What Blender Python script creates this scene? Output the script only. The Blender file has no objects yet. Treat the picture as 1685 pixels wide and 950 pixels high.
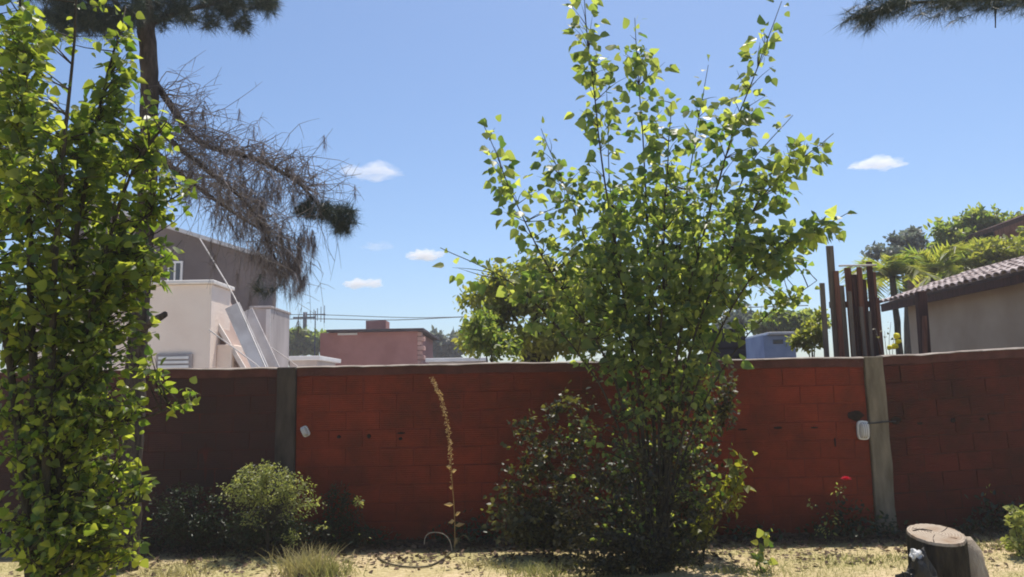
import bpy, bmesh, math, random
import numpy as np
from mathutils import Matrix, Vector, noise

random.seed(7)
RNG = np.random.default_rng(11)
R = math.radians
SC = bpy.context.scene
COL = SC.collection

# ------------------------------------------------------------------ camera
EYE = 1.55
FPX = 1250.0                      # focal length in photograph pixels (1685 wide)
PITCH, ROLL = R(7.5), R(-1.0)
CAM_ROT = Matrix.Rotation(R(90) + PITCH, 3, 'X') @ Matrix.Rotation(ROLL, 3, 'Z')
cam_data = bpy.data.cameras.new("camera")
cam = bpy.data.objects.new("camera", cam_data)
COL.objects.link(cam)
cam.location = (0, 0, EYE)
cam.rotation_euler = CAM_ROT.to_euler()
cam_data.sensor_width = 36.0
cam_data.lens = 36.0 * FPX / 1685.0
cam_data.clip_start = 0.05
cam_data.clip_end = 8000
SC.camera = cam

# ------------------------------------------------------------------ sky and sun
SUN_EL, SUN_AZ = R(68), R(24)     # azimuth measured from the view direction (+Y) to the right (+X)
world = bpy.data.worlds.new("World")
SC.world = world
world.use_nodes = True
wn = world.node_tree.nodes
wl = world.node_tree.links
bg = wn["Background"]
sky = wn.new("ShaderNodeTexSky")
sky.sky_type = 'NISHITA'
sky.sun_disc = False
sky.sun_elevation = SUN_EL
sky.sun_rotation = SUN_AZ
sky.altitude = 0
sky.air_density = 1.0
sky.dust_density = 1.0
sky.ozone_density = 6.0
wl.new(sky.outputs[0], bg.inputs[0])
bg.inputs[1].default_value = 0.124

sl = bpy.data.lights.new("sun", 'SUN')
sl.energy = 5.0
sl.angle = R(0.53)
sl.color = (1.0, 0.93, 0.82)
sun = bpy.data.objects.new("sun", sl)
COL.objects.link(sun)
sdir = Vector((math.sin(SUN_AZ) * math.cos(SUN_EL), math.cos(SUN_AZ) * math.cos(SUN_EL), math.sin(SUN_EL)))
sun.rotation_euler = sdir.to_track_quat('Z', 'Y').to_euler()
sun.location = (0, 0, 30)

SC.view_settings.view_transform = 'Standard'
SC.view_settings.look = 'None'
SC.view_settings.exposure = 0.3
SC.view_settings.gamma = 1.0
SC.view_settings.use_curve_mapping = False
SC.render.engine = 'CYCLES'
SC.cycles.use_denoising = True
SC.cycles.max_bounces = 8
SC.cycles.diffuse_bounces = 4
SC.cycles.glossy_bounces = 2
SC.cycles.transmission_bounces = 6
SC.cycles.volume_bounces = 2
SC.cycles.sample_clamp_indirect = 4.0
SC.cycles.filter_width = 1.9

# ------------------------------------------------------------------ pixel helpers
def ray(px, py):
    return CAM_ROT @ Vector(((px - 842.5) / FPX, -(py - 475.0) / FPX, -1.0))

def at(px, py, Y):
    """the point of the place that lies Y metres in front of the viewer in that direction"""
    d = ray(px, py)
    return Vector((0, 0, EYE)) + d * (Y / d.y)

def on_ground(px, py, z=0.0):
    d = ray(px, py)
    return Vector((0, 0, EYE)) + d * ((z - EYE) / d.z)

def ppm(Y):
    return FPX / Y

# ------------------------------------------------------------------ object helpers
def tag(o, label=None, cat=None, group=None, kind=None):
    if label: o["label"] = label
    if cat: o["category"] = cat
    if group: o["group"] = group
    if kind: o["kind"] = kind
    return o

def empty(name, loc, label=None, cat=None, group=None):
    o = bpy.data.objects.new(name, None)
    o.empty_display_size = 0.2
    COL.objects.link(o)
    o.location = loc
    return tag(o, label, cat, group)

def parent(o, p):
    """child keeps world coordinates (roots are never rotated)"""
    o.parent = p
    o.matrix_parent_inverse = Matrix.Translation(-p.location) if p.type == 'EMPTY' else Matrix.Identity(4)

def link(name, me, mat=None, p=None, smooth=False):
    o = bpy.data.objects.new(name, me)
    COL.objects.link(o)
    if mat is not None and len(me.materials) == 0:
        me.materials.append(mat)
    if smooth:
        me.polygons.foreach_set("use_smooth", [True] * len(me.polygons))
    if p is not None:
        parent(o, p)
    return o

def mesh_from(name, verts, faces):
    me = bpy.data.meshes.new(name)
    me.from_pydata([tuple(v) for v in verts], [], [tuple(f) for f in faces])
    me.update()
    return me

def mesh_np(name, V, F):
    """V (n,3) float, F (m,k) int with constant k"""
    me = bpy.data.meshes.new(name)
    n, m, k = len(V), len(F), F.shape[1]
    me.vertices.add(n)
    me.vertices.foreach_set("co", np.ascontiguousarray(V, dtype=np.float32).ravel())
    me.loops.add(m * k)
    me.loops.foreach_set("vertex_index", np.ascontiguousarray(F, dtype=np.int32).ravel())
    me.polygons.add(m)
    me.polygons.foreach_set("loop_start", np.arange(0, m * k, k, dtype=np.int32))
    me.update(calc_edges=True)
    me.validate()
    return me

def scatter(name, bv, bf, X, Yv, Z, S, P):
    """copy a small base mesh along frames: X,Y,Z axes (n,3), scale (n,) or (n,3), position (n,3)"""
    bv = np.asarray(bv, float); bf = np.asarray(bf, int)
    S = np.asarray(S, float)
    if S.ndim == 1: S = np.repeat(S[:, None], 3, 1)
    n, k = len(P), len(bv)
    V = (P[:, None, :] + bv[None, :, 0:1] * (X * S[:, 0:1])[:, None, :]
         + bv[None, :, 1:2] * (Yv * S[:, 1:2])[:, None, :]
         + bv[None, :, 2:3] * (Z * S[:, 2:3])[:, None, :]).reshape(-1, 3)
    F = (bf[None, :, :] + (np.arange(n) * k)[:, None, None]).reshape(-1, bf.shape[1])
    return mesh_np(name, V, F)

def norm(a):
    return a / np.maximum(np.linalg.norm(a, axis=-1, keepdims=True), 1e-9)

def frames(axis, nrm):
    """Y along axis, Z close to nrm"""
    Yv = norm(axis)
    X = norm(np.cross(Yv, nrm))
    Z = np.cross(X, Yv)
    return X, Yv, Z

def box(bm, x0, x1, y0, y1, z0, z1):
    vs = [bm.verts.new(p) for p in ((x0,y0,z0),(x1,y0,z0),(x1,y1,z0),(x0,y1,z0),(x0,y0,z1),(x1,y0,z1),(x1,y1,z1),(x0,y1,z1))]
    for f in ((0,3,2,1),(4,5,6,7),(0,1,5,4),(1,2,6,5),(2,3,7,6),(3,0,4,7)):
        bm.faces.new([vs[i] for i in f])
    return vs

def bm_mesh(name, bm, bevel=0.0, seg=1):
    if bevel > 0:
        bmesh.ops.bevel(bm, geom=list(bm.edges), offset=bevel, segments=seg, affect='EDGES', profile=0.5)
    bmesh.ops.recalc_face_normals(bm, faces=list(bm.faces))
    me = bpy.data.meshes.new(name)
    bm.to_mesh(me); bm.free()
    return me

def box_obj(name, lo, hi, mat, p=None, bevel=0.0):
    bm = bmesh.new()
    box(bm, lo[0], hi[0], lo[1], hi[1], lo[2], hi[2])
    return link(name, bm_mesh(name, bm, bevel), mat, p)

def prism_obj(name, outline, y0, y1, mat, p=None, bevel=0.0):
    """outline [(x,z)...] extruded along Y"""
    bm = bmesh.new()
    a = [bm.verts.new((x, y0, z)) for x, z in outline]
    b = [bm.verts.new((x, y1, z)) for x, z in outline]
    n = len(a)
    bm.faces.new(a); bm.faces.new(b[::-1])
    for i in range(n):
        bm.faces.new((a[i], b[i], b[(i + 1) % n], a[(i + 1) % n]))
    return link(name, bm_mesh(name, bm, bevel), mat, p)

def slab_obj(name, p0, p1, width_vec, thick_vec, mat, p=None, bevel=0.0):
    """a board: from p0 to p1, with a width and a thickness vector"""
    bm = bmesh.new()
    w, t = Vector(width_vec) * 0.5, Vector(thick_vec) * 0.5
    vs = []
    for c in (Vector(p0), Vector(p1)):
        for s, u in ((-1,-1),(1,-1),(1,1),(-1,1)):
            vs.append(bm.verts.new(c + w * s + t * u))
    for f in ((0,3,2,1),(4,5,6,7),(0,1,5,4),(1,2,6,5),(2,3,7,6),(3,0,4,7)):
        bm.faces.new([vs[i] for i in f])
    return link(name, bm_mesh(name, bm, bevel), mat, p)

def smooth_line(pts, n):
    """Catmull-Rom through pts -> n points"""
    P = [Vector(p) for p in pts]
    P = [P[0] * 2 - P[1]] + P + [P[-1] * 2 - P[-2]]
    out = []
    m = len(P) - 3
    for i in range(n):
        t = i / (n - 1) * m
        k = min(int(t), m - 1); u = t - k
        a, b, c, d = P[k], P[k+1], P[k+2], P[k+3]
        out.append(0.5 * ((2*b) + (c-a)*u + (2*a-5*b+4*c-d)*u*u + (3*b-a-3*c+d)*u*u*u))
    return out

def tube_geo(line, radii, sides, V, F, rough=0.0):
    base = len(V)
    n = len(line)
    up = Vector((0.31, 0.2, 0.93))
    for i in range(n):
        d = (line[min(i+1, n-1)] - line[max(i-1, 0)])
        d = d.normalized() if d.length > 1e-9 else Vector((0, 0, 1))
        x = d.cross(up)
        x = x.normalized() if x.length > 1e-3 else d.orthogonal().normalized()
        y = d.cross(x)
        for s in range(sides):
            a = 2 * math.pi * s / sides
            r = radii[i]
            if rough:
                q = line[i] * 9.0 + (x * math.cos(a) + y * math.sin(a)) * 2.2
                r *= 1 + rough * noise.noise(q)
            V.append(line[i] + (x * math.cos(a) + y * math.sin(a)) * r)
    for i in range(n - 1):
        for s in range(sides):
            s2 = (s + 1) % sides
            F.append((base + i*sides + s, base + i*sides + s2, base + (i+1)*sides + s2, base + (i+1)*sides + s))
    F.append(tuple(base + (n-1)*sides + s for s in range(sides)))
    F.append(tuple(base + s for s in reversed(range(sides))))

def tube_obj(name, pts, r0, r1, mat, p=None, n=24, sides=8, rough=0.0, radii=None):
    line = smooth_line(pts, n)
    V, F = [], []
    rr = radii or [r0 + (r1 - r0) * (i / (n - 1)) for i in range(n)]
    tube_geo(line, rr, sides, V, F, rough)
    return link(name, mesh_from(name, V, F), mat, p, smooth=True), line

# ------------------------------------------------------------------ materials
def new_mat(name):
    m = bpy.data.materials.new(name)
    m.use_nodes = True
    return m, m.node_tree.nodes, m.node_tree.links, m.node_tree.nodes["Principled BSDF"]

def mat_noise(name, c1, c2, scale=6.0, rough=0.85, bump=0.0, bscale=40.0, detail=6.0, stretch=None, c3=None, spec=0.3, lo=0.35, hi=0.65):
    m, N, L, B = new_mat(name)
    tc = N.new("ShaderNodeTexCoord")
    geo = N.new("ShaderNodeNewGeometry")
    src = geo.outputs["Position"]
    mp = N.new("ShaderNodeMapping")
    if stretch: mp.inputs["Scale"].default_value = stretch
    L.new(src, mp.inputs["Vector"])
    nz = N.new("ShaderNodeTexNoise"); nz.inputs["Scale"].default_value = scale; nz.inputs["Detail"].default_value = detail
    L.new(mp.outputs[0], nz.inputs["Vector"])
    cr = N.new("ShaderNodeValToRGB")
    cr.color_ramp.elements[0].position = lo; cr.color_ramp.elements[0].color = (*c1, 1)
    cr.color_ramp.elements[1].position = hi; cr.color_ramp.elements[1].color = (*c2, 1)
    if c3:
        e = cr.color_ramp.elements.new((lo + hi) / 2); e.color = (*c3, 1)
    L.new(nz.outputs["Fac"], cr.inputs[0])
    L.new(cr.outputs[0], B.inputs["Base Color"])
    B.inputs["Roughness"].default_value = rough
    B.inputs["Specular IOR Level"].default_value = spec
    if bump:
        n2 = N.new("ShaderNodeTexNoise"); n2.inputs["Scale"].default_value = bscale; n2.inputs["Detail"].default_value = 5
        L.new(mp.outputs[0], n2.inputs["Vector"])
        bp = N.new("ShaderNodeBump"); bp.inputs["Strength"].default_value = bump; bp.inputs["Distance"].default_value = 0.02
        L.new(n2.outputs["Fac"], bp.inputs["Height"])
        L.new(bp.outputs[0], B.inputs["Normal"])
    return m

def mat_leaf(name, d1, d2, t1, t2, mix=0.5, rough=0.45, spec=0.5):
    """thin leaf: reflection colour d1..d2, transmitted colour t1..t2, one random value per leaf"""
    m, N, L, B = new_mat(name)
    oi = N.new("ShaderNodeObjectInfo")
    geo = N.new("ShaderNodeNewGeometry")
    ad = N.new("ShaderNodeMath"); ad.operation = 'ADD'
    L.new(oi.outputs["Random"], ad.inputs[0]); L.new(geo.outputs["Random Per Island"], ad.inputs[1])
    fr = N.new("ShaderNodeMath"); fr.operation = 'FRACT'
    L.new(ad.outputs[0], fr.inputs[0])
    def two(a, b):
        mx = N.new("ShaderNodeMix"); mx.data_type = 'RGBA'
        mx.inputs[6].default_value = (*a, 1); mx.inputs[7].default_value = (*b, 1)
        L.new(fr.outputs[0], mx.inputs[0])
        return mx.outputs[2]
    L.new(two(d1, d2), B.inputs["Base Color"])
    B.inputs["Roughness"].default_value = rough
    B.inputs["Specular IOR Level"].default_value = spec
    tr = N.new("ShaderNodeBsdfTranslucent")
    L.new(two(t1, t2), tr.inputs["Color"])
    ms = N.new("ShaderNodeMixShader"); ms.inputs[0].default_value = mix
    L.new(B.outputs[0], ms.inputs[1]); L.new(tr.outputs[0], ms.inputs[2])
    L.new(ms.outputs[0], N["Material Output"].inputs["Surface"])
    return m

def mat_brick(name, c1, c2, c3):
    m, N, L, B = new_mat(name)
    oi = N.new("ShaderNodeObjectInfo")
    geo = N.new("ShaderNodeNewGeometry")
    cr = N.new("ShaderNodeValToRGB")
    cr.color_ramp.elements[0].color = (*c1, 1); cr.color_ramp.elements[1].color = (*c2, 1)
    L.new(oi.outputs["Random"], cr.inputs[0])
    nz = N.new("ShaderNodeTexNoise"); nz.inputs["Scale"].default_value = 1.1; nz.inputs["Detail"].default_value = 9
    nz.inputs["Roughness"].default_value = 0.7
    L.new(geo.outputs["Position"], nz.inputs["Vector"])
    rr = N.new("ShaderNodeValToRGB")
    rr.color_ramp.elements[0].position = 0.40; rr.color_ramp.elements[1].position = 0.70
    L.new(nz.outputs["Fac"], rr.inputs[0])
    mx = N.new("ShaderNodeMix"); mx.data_type = 'RGBA'
    mx.inputs[7].default_value = (*c3, 1)
    L.new(rr.outputs[0], mx.inputs[0]); L.new(cr.outputs[0], mx.inputs[6])
    L.new(mx.outputs[2], B.inputs["Base Color"])
    B.inputs["Roughness"].default_value = 0.9
    B.inputs["Specular IOR Level"].default_value = 0.2
    wv = N.new("ShaderNodeTexWave"); wv.wave_type = 'BANDS'; wv.bands_direction = 'Z'
    wv.inputs["Scale"].default_value = 14; wv.inputs["Distortion"].default_value = 0.4
    L.new(geo.outputs["Position"], wv.inputs["Vector"])
    n2 = N.new("ShaderNodeTexNoise"); n2.inputs["Scale"].default_value = 60
    L.new(geo.outputs["Position"], n2.inputs["Vector"])
    sm = N.new("ShaderNodeMath"); sm.operation = 'MULTIPLY_ADD'
    sm.inputs[1].default_value = 0.5
    L.new(wv.outputs["Fac"], sm.inputs[0]); L.new(n2.outputs["Fac"], sm.inputs[2])
    bp = N.new("ShaderNodeBump"); bp.inputs["Strength"].default_value = 0.5; bp.inputs["Distance"].default_value = 0.01
    L.new(sm.outputs[0], bp.inputs["Height"]); L.new(bp.outputs[0], B.inputs["Normal"])
    return m

M = {}
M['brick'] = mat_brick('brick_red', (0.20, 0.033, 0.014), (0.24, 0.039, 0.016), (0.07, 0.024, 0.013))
M['brick_dark'] = mat_brick('brick_shaded_stained', (0.055, 0.025, 0.022), (0.08, 0.03, 0.025), (0.04, 0.026, 0.023))  # left bay: overhead shade put into the base colours, over mottled stains
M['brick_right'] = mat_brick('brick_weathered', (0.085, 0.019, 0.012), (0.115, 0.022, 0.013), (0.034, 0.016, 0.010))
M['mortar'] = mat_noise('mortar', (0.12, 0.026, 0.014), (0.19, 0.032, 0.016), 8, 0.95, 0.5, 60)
M['mortar_dark'] = mat_noise('mortar_shaded_stained', (0.045, 0.018, 0.013), (0.085, 0.022, 0.015), 8, 0.95, 0.5, 60)  # left bay's shade and right bay's staining put into the colour
M['beam'] = mat_noise('cement_beam', (0.075, 0.03, 0.024), (0.12, 0.045, 0.036), 5, 0.95, 0.5, 50)
M['coping'] = mat_noise('cement_coping', (0.20, 0.165, 0.14), (0.36, 0.31, 0.27), 7, 0.95, 0.6, 40)
M['hole'] = mat_noise('hollow_shade', (0.012, 0.008, 0.006), (0.03, 0.016, 0.012), 30, 1.0)  # shade of hollows and cracks put into a near-black colour
M['post'] = mat_noise('post_concrete', (0.14, 0.115, 0.08), (0.24, 0.20, 0.145), 4, 0.9, 0.5, 50, stretch=(3, 3, 0.7))
M['soil'] = None
M['stalk'] = mat_noise('dry_stalk', (0.30, 0.17, 0.06), (0.45, 0.28, 0.10), 20, 0.8)
M['bark'] = mat_noise('poplar_bark', (0.025, 0.022, 0.015), (0.065, 0.055, 0.038), 12, 0.9, 0.6, 60, stretch=(2, 2, 0.6))
M['pine_bark'] = mat_noise('pine_bark', (0.025, 0.02, 0.018), (0.09, 0.07, 0.06), 14, 0.95, 1.0, 40, stretch=(2, 2, 0.5))
M['dead'] = mat_noise('dead_twig', (0.13, 0.115, 0.12), (0.26, 0.225, 0.225), 9, 0.95)
M['leaf'] = mat_leaf('poplar_leaf', (0.045, 0.08, 0.045), (0.10, 0.145, 0.075), (0.13, 0.26, 0.03), (0.74, 0.80, 0.12), 0.6, 0.4)
M['leaf_near'] = mat_leaf('near_tree_leaf', (0.035, 0.07, 0.018), (0.09, 0.13, 0.035), (0.12, 0.23, 0.015), (0.66, 0.72, 0.07), 0.58, 0.4)
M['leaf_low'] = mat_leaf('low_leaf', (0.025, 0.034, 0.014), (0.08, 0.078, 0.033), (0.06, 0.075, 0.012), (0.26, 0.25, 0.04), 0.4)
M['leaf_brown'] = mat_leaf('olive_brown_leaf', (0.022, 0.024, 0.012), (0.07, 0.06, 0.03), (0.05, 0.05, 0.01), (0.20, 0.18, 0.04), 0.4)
M['leaf_yellow'] = mat_leaf('yellow_shoot', (0.10, 0.12, 0.02), (0.16, 0.17, 0.03), (0.30, 0.34, 0.02), (0.45, 0.42, 0.04), 0.5)
M['leaf_shrub'] = mat_leaf('shrub_leaf', (0.16, 0.20, 0.06), (0.36, 0.38, 0.13), (0.30, 0.38, 0.06), (0.62, 0.62, 0.14), 0.5)
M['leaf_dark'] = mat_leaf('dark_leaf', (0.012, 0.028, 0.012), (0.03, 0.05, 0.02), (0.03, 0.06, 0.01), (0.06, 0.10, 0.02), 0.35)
M['leaf_far'] = mat_leaf('far_leaf', (0.05, 0.09, 0.03), (0.10, 0.14, 0.05), (0.22, 0.36, 0.04), (0.50, 0.55, 0.08), 0.55)
M['leaf_olive'] = mat_leaf('olive_leaf', (0.09, 0.12, 0.03), (0.16, 0.17, 0.05), (0.34, 0.42, 0.04), (0.60, 0.58, 0.08), 0.55)
M['leaf_grey'] = mat_leaf('grey_leaf', (0.10, 0.13, 0.11), (0.17, 0.20, 0.18), (0.14, 0.18, 0.12), (0.22, 0.26, 0.18), 0.4)
M['needle'] = mat_leaf('pine_needle', (0.02, 0.04, 0.032), (0.04, 0.065, 0.05), (0.015, 0.03, 0.02), (0.04, 0.06, 0.03), 0.25, 0.5)
M['needle_dead'] = mat_leaf('dead_needle', (0.13, 0.105, 0.11), (0.23, 0.19, 0.19), (0.06, 0.03, 0.02), (0.09, 0.06, 0.04), 0.3, 0.7)
M['grass'] = mat_leaf('dry_grass', (0.30, 0.26, 0.10), (0.44, 0.38, 0.20), (0.30, 0.28, 0.08), (0.42, 0.38, 0.16), 0.4, 0.7)
M['grass_green'] = mat_leaf('olive_grass', (0.17, 0.19, 0.06), (0.34, 0.31, 0.14), (0.22, 0.26, 0.05), (0.36, 0.35, 0.12), 0.4, 0.7)
M['seed'] = mat_leaf('seed_husk', (0.42, 0.28, 0.11), (0.68, 0.5, 0.24), (0.55, 0.36, 0.12), (0.75, 0.55, 0.22), 0.4, 0.6)
M['white_petal'] = mat_leaf('white_petal', (0.55, 0.55, 0.5), (0.75, 0.75, 0.7), (0.5, 0.5, 0.42), (0.6, 0.6, 0.5), 0.4, 0.6)
M['rose'] = mat_leaf('rose_petal', (0.45, 0.01, 0.03), (0.6, 0.02, 0.06), (0.5, 0.01, 0.03), (0.6, 0.02, 0.05), 0.4, 0.5)
M['cream'] = mat_noise('cream_render', (0.84, 0.69, 0.58), (0.92, 0.79, 0.68), 1.1, 0.9, 0.3, 20)
M['cream_cap'] = mat_noise('cap_paint', (0.72, 0.68, 0.64), (0.82, 0.78, 0.74), 2, 0.8)
M['grey_render'] = mat_noise('grey_render', (0.10, 0.083, 0.085), (0.16, 0.13, 0.13), 0.9, 0.95, 0.3, 15)
M['grey_light'] = mat_noise('grey_block', (0.35, 0.31, 0.30), (0.50, 0.45, 0.44), 1.5, 0.9, 0.3, 15, stretch=(1, 1, .3))
M['brown_panel'] = mat_noise('brown_panel', (0.28, 0.20, 0.17), (0.38, 0.28, 0.24), 2, 0.85)
M['white_board'] = mat_noise('white_board', (0.62, 0.56, 0.52), (0.82, 0.77, 0.73), 3, 0.8)
M['white_metal'] = mat_noise('white_metal', (0.70, 0.69, 0.68), (0.80, 0.79, 0.78), 3, 0.4)
M['zinc'] = mat_noise('zinc_roof', (0.42, 0.43, 0.46), (0.6, 0.6, 0.62), 1.5, 0.5)
M['dark_glass'] = mat_noise('dark_glass', (0.02, 0.025, 0.03), (0.05, 0.055, 0.06), 2, 0.15, spec=0.6)
M['far_brick'] = mat_noise('far_brick', (0.36, 0.16, 0.14), (0.46, 0.22, 0.19), 1.2, 0.95, 0.3, 12)
M['far_brick_l'] = mat_noise('far_brick_sunlit', (0.42, 0.24, 0.20), (0.55, 0.34, 0.29), 4, 0.95)  # paler copy of the house brick, sunlight put into the colour
M['dark_eave'] = mat_noise('dark_eave', (0.05, 0.04, 0.05), (0.09, 0.07, 0.08), 3, 0.9)
M['wire'] = mat_noise('wire', (0.03, 0.03, 0.035), (0.06, 0.06, 0.065), 3, 0.7)
M['wire_light'] = mat_noise('bare_wire', (0.4, 0.38, 0.36), (0.55, 0.5, 0.48), 3, 0.4)
M['pole'] = mat_noise('pole', (0.10, 0.10, 0.12), (0.16, 0.16, 0.18), 3, 0.9)
M['blue'] = mat_noise('blue_sheet', (0.17, 0.23, 0.38), (0.25, 0.32, 0.48), 2, 0.7)
M['dark_box'] = mat_noise('dark_sheet', (0.035, 0.035, 0.045), (0.07, 0.07, 0.08), 3, 0.8)
M['board1'] = mat_noise('weathered_wood', (0.11, 0.045, 0.03), (0.23, 0.10, 0.065), 6, 0.9, 0.6, 40, stretch=(6, 6, 0.4))
M['board2'] = mat_noise('grey_wood', (0.12, 0.10, 0.08), (0.22, 0.18, 0.14), 6, 0.9, 0.6, 40, stretch=(6, 6, 0.4))
M['board3'] = mat_noise('dark_wood', (0.035, 0.018, 0.017), (0.09, 0.042, 0.036), 6, 0.9, 0.6, 40, stretch=(6, 6, 0.4))
M['tile'] = mat_noise('roof_tile', (0.24, 0.18, 0.165), (0.50, 0.43, 0.41), 9, 0.85, 0.3, 40, lo=0.4, hi=0.6)
M['beige'] = mat_noise('beige_render', (0.34, 0.25, 0.17), (0.46, 0.36, 0.26), 0.8, 0.95, 0.3, 15)
M['yellow'] = mat_noise('yellow_petal', (0.7, 0.6, 0.02), (0.8, 0.72, 0.05), 9, 0.6)
M['stump_top'] = None
M['stump_bark'] = mat_noise('stump_bark', (0.014, 0.012, 0.008), (0.045, 0.037, 0.025), 10, 0.95, 1.0, 30, stretch=(2, 2, 0.5))
M['log'] = mat_noise('bare_log', (0.34, 0.27, 0.20), (0.50, 0.42, 0.32), 7, 0.9, 0.6, 40, stretch=(3, 3, 0.5))
M['bag'] = mat_noise('black_plastic', (0.008, 0.007, 0.006), (0.02, 0.018, 0.015), 3, 0.5, 0.5, 30, spec=0.4)
M['paper'] = mat_noise('pale_scrap', (0.55, 0.54, 0.52), (0.72, 0.71, 0.69), 8, 0.5, 0.6, 30)
M['hose'] = mat_noise('dark_hose', (0.06, 0.05, 0.03), (0.10, 0.085, 0.05), 9, 0.6)
M['litter'] = mat_leaf('leaf_litter', (0.05, 0.03, 0.02), (0.16, 0.10, 0.06), (0.05, 0.03, 0.01), (0.1, 0.06, 0.02), 0.25, 0.8)

def glass_mat():
    m, N, L, B = new_mat('frosted_glass')
    B.inputs["Base Color"].default_value = (0.75, 0.72, 0.70, 1)
    B.inputs["Roughness"].default_value = 0.25
    B.inputs["Transmission Weight"].default_value = 0.35
    return m
M['glass'] = glass_mat()

def stump_top_mat(cx, cy):
    m, N, L, B = new_mat('sawn_wood')
    geo = N.new("ShaderNodeNewGeometry")
    mp = N.new("ShaderNodeMapping"); mp.inputs["Location"].default_value = (-cx, -cy, 0)
    mp.inputs["Scale"].default_value = (1, 1, 0)
    L.new(geo.outputs["Position"], mp.inputs[0])
    wv = N.new("ShaderNodeTexWave"); wv.wave_type = 'RINGS'; wv.rings_direction = 'Z'
    wv.inputs["Scale"].default_value = 18; wv.inputs["Distortion"].default_value = 2.5; wv.inputs["Detail"].default_value = 3
    L.new(mp.outputs[0], wv.inputs[0])
    nz = N.new("ShaderNodeTexNoise"); nz.inputs["Scale"].default_value = 7; nz.inputs["Detail"].default_value = 6
    L.new(geo.outputs["Position"], nz.inputs[0])
    cr = N.new("ShaderNodeValToRGB")
    cr.color_ramp.elements[0].color = (0.25, 0.19, 0.14, 1); cr.color_ramp.elements[1].color = (0.40, 0.33, 0.25, 1)
    L.new(wv.outputs["Fac"], cr.inputs[0])
    rr = N.new("ShaderNodeValToRGB"); rr.color_ramp.elements[0].position = 0.5; rr.color_ramp.elements[1].position = 0.68
    L.new(nz.outputs["Fac"], rr.inputs[0])
    mx = N.new("ShaderNodeMix"); mx.data_type = 'RGBA'; mx.inputs[7].default_value = (0.22, 0.14, 0.08, 1)
    L.new(rr.outputs[0], mx.inputs[0]); L.new(cr.outputs[0], mx.inputs[6])
    L.new(mx.outputs[2], B.inputs["Base Color"]); B.inputs["Roughness"].default_value = 0.85
    return m

def ground_mat():
    m, N, L, B = new_mat('dry_lawn')
    geo = N.new("ShaderNodeNewGeometry")
    def nse(s, d=6):
        n = N.new("ShaderNodeTexNoise"); n.inputs["Scale"].default_value = s; n.inputs["Detail"].default_value = d
        L.new(geo.outputs["Position"], n.inputs["Vector"]); return n.outputs["Fac"]
    def ramp(src, a, b, ca, cb):
        r = N.new("ShaderNodeValToRGB")
        r.color_ramp.elements[0].position = a; r.color_ramp.elements[0].color = (*ca, 1)
        r.color_ramp.elements[1].position = b; r.color_ramp.elements[1].color = (*cb, 1)
        L.new(src, r.inputs[0]); return r.outputs[0]
    a = ramp(nse(22), 0.35, 0.65, (0.38, 0.29, 0.16), (0.58, 0.47, 0.30))
    b = ramp(nse(30), 0.35, 0.65, (0.24, 0.21, 0.085), (0.46, 0.40, 0.21))
    f = ramp(nse(0.9, 3), 0.42, 0.58, (0, 0, 0), (1, 1, 1))
    mx = N.new("ShaderNodeMix"); mx.data_type = 'RGBA'
    L.new(f, mx.inputs[0]); L.new(a, mx.inputs[6]); L.new(b, mx.inputs[7])
    # dark bare soil in the bed along the foot of the wall
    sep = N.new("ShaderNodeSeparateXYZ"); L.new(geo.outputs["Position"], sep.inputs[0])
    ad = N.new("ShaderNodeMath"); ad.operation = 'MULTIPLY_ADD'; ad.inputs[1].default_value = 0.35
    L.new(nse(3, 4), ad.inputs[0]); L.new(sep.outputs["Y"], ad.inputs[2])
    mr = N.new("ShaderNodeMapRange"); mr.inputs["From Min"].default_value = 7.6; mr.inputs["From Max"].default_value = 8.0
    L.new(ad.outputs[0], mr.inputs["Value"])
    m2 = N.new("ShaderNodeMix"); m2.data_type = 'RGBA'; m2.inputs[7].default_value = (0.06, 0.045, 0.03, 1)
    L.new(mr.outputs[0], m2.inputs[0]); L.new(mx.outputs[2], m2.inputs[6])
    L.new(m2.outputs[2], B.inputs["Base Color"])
    B.inputs["Roughness"].default_value = 0.95; B.inputs["Specular IOR Level"].default_value = 0.1
    n3 = N.new("ShaderNodeTexNoise"); n3.inputs["Scale"].default_value = 45; n3.inputs["Detail"].default_value = 8
    L.new(geo.outputs["Position"], n3.inputs["Vector"])
    bp = N.new("ShaderNodeBump"); bp.inputs["Strength"].default_value = 0.8; bp.inputs["Distance"].default_value = 0.02
    L.new(n3.outputs["Fac"], bp.inputs["Height"]); L.new(bp.outputs[0], B.inputs["Normal"])
    return m
M['ground'] = ground_mat()

# ------------------------------------------------------------------ ground
YW = 8.20                                   # front face of the brick wall
XP_R = at(1447, 730, YW).x                  # right concrete post
XP_L = at(471, 690, YW).x                   # left concrete post
SLOPE = 0.045
def rise(x):
    return SLOPE * max(0.0, x - XP_R)

def ground_z(x, y):
    if y > 12 or y < -4 or abs(x) > 12:
        return 0.0
    k = min(1.0, (12 - abs(x)) / 3)
    return (0.022 * noise.noise(Vector((x * 0.9, y * 0.9, 0.3))) + 0.012 * noise.noise(Vector((x * 3.1, y * 3.1, 4.0)))) * k + rise(x) * k

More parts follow.
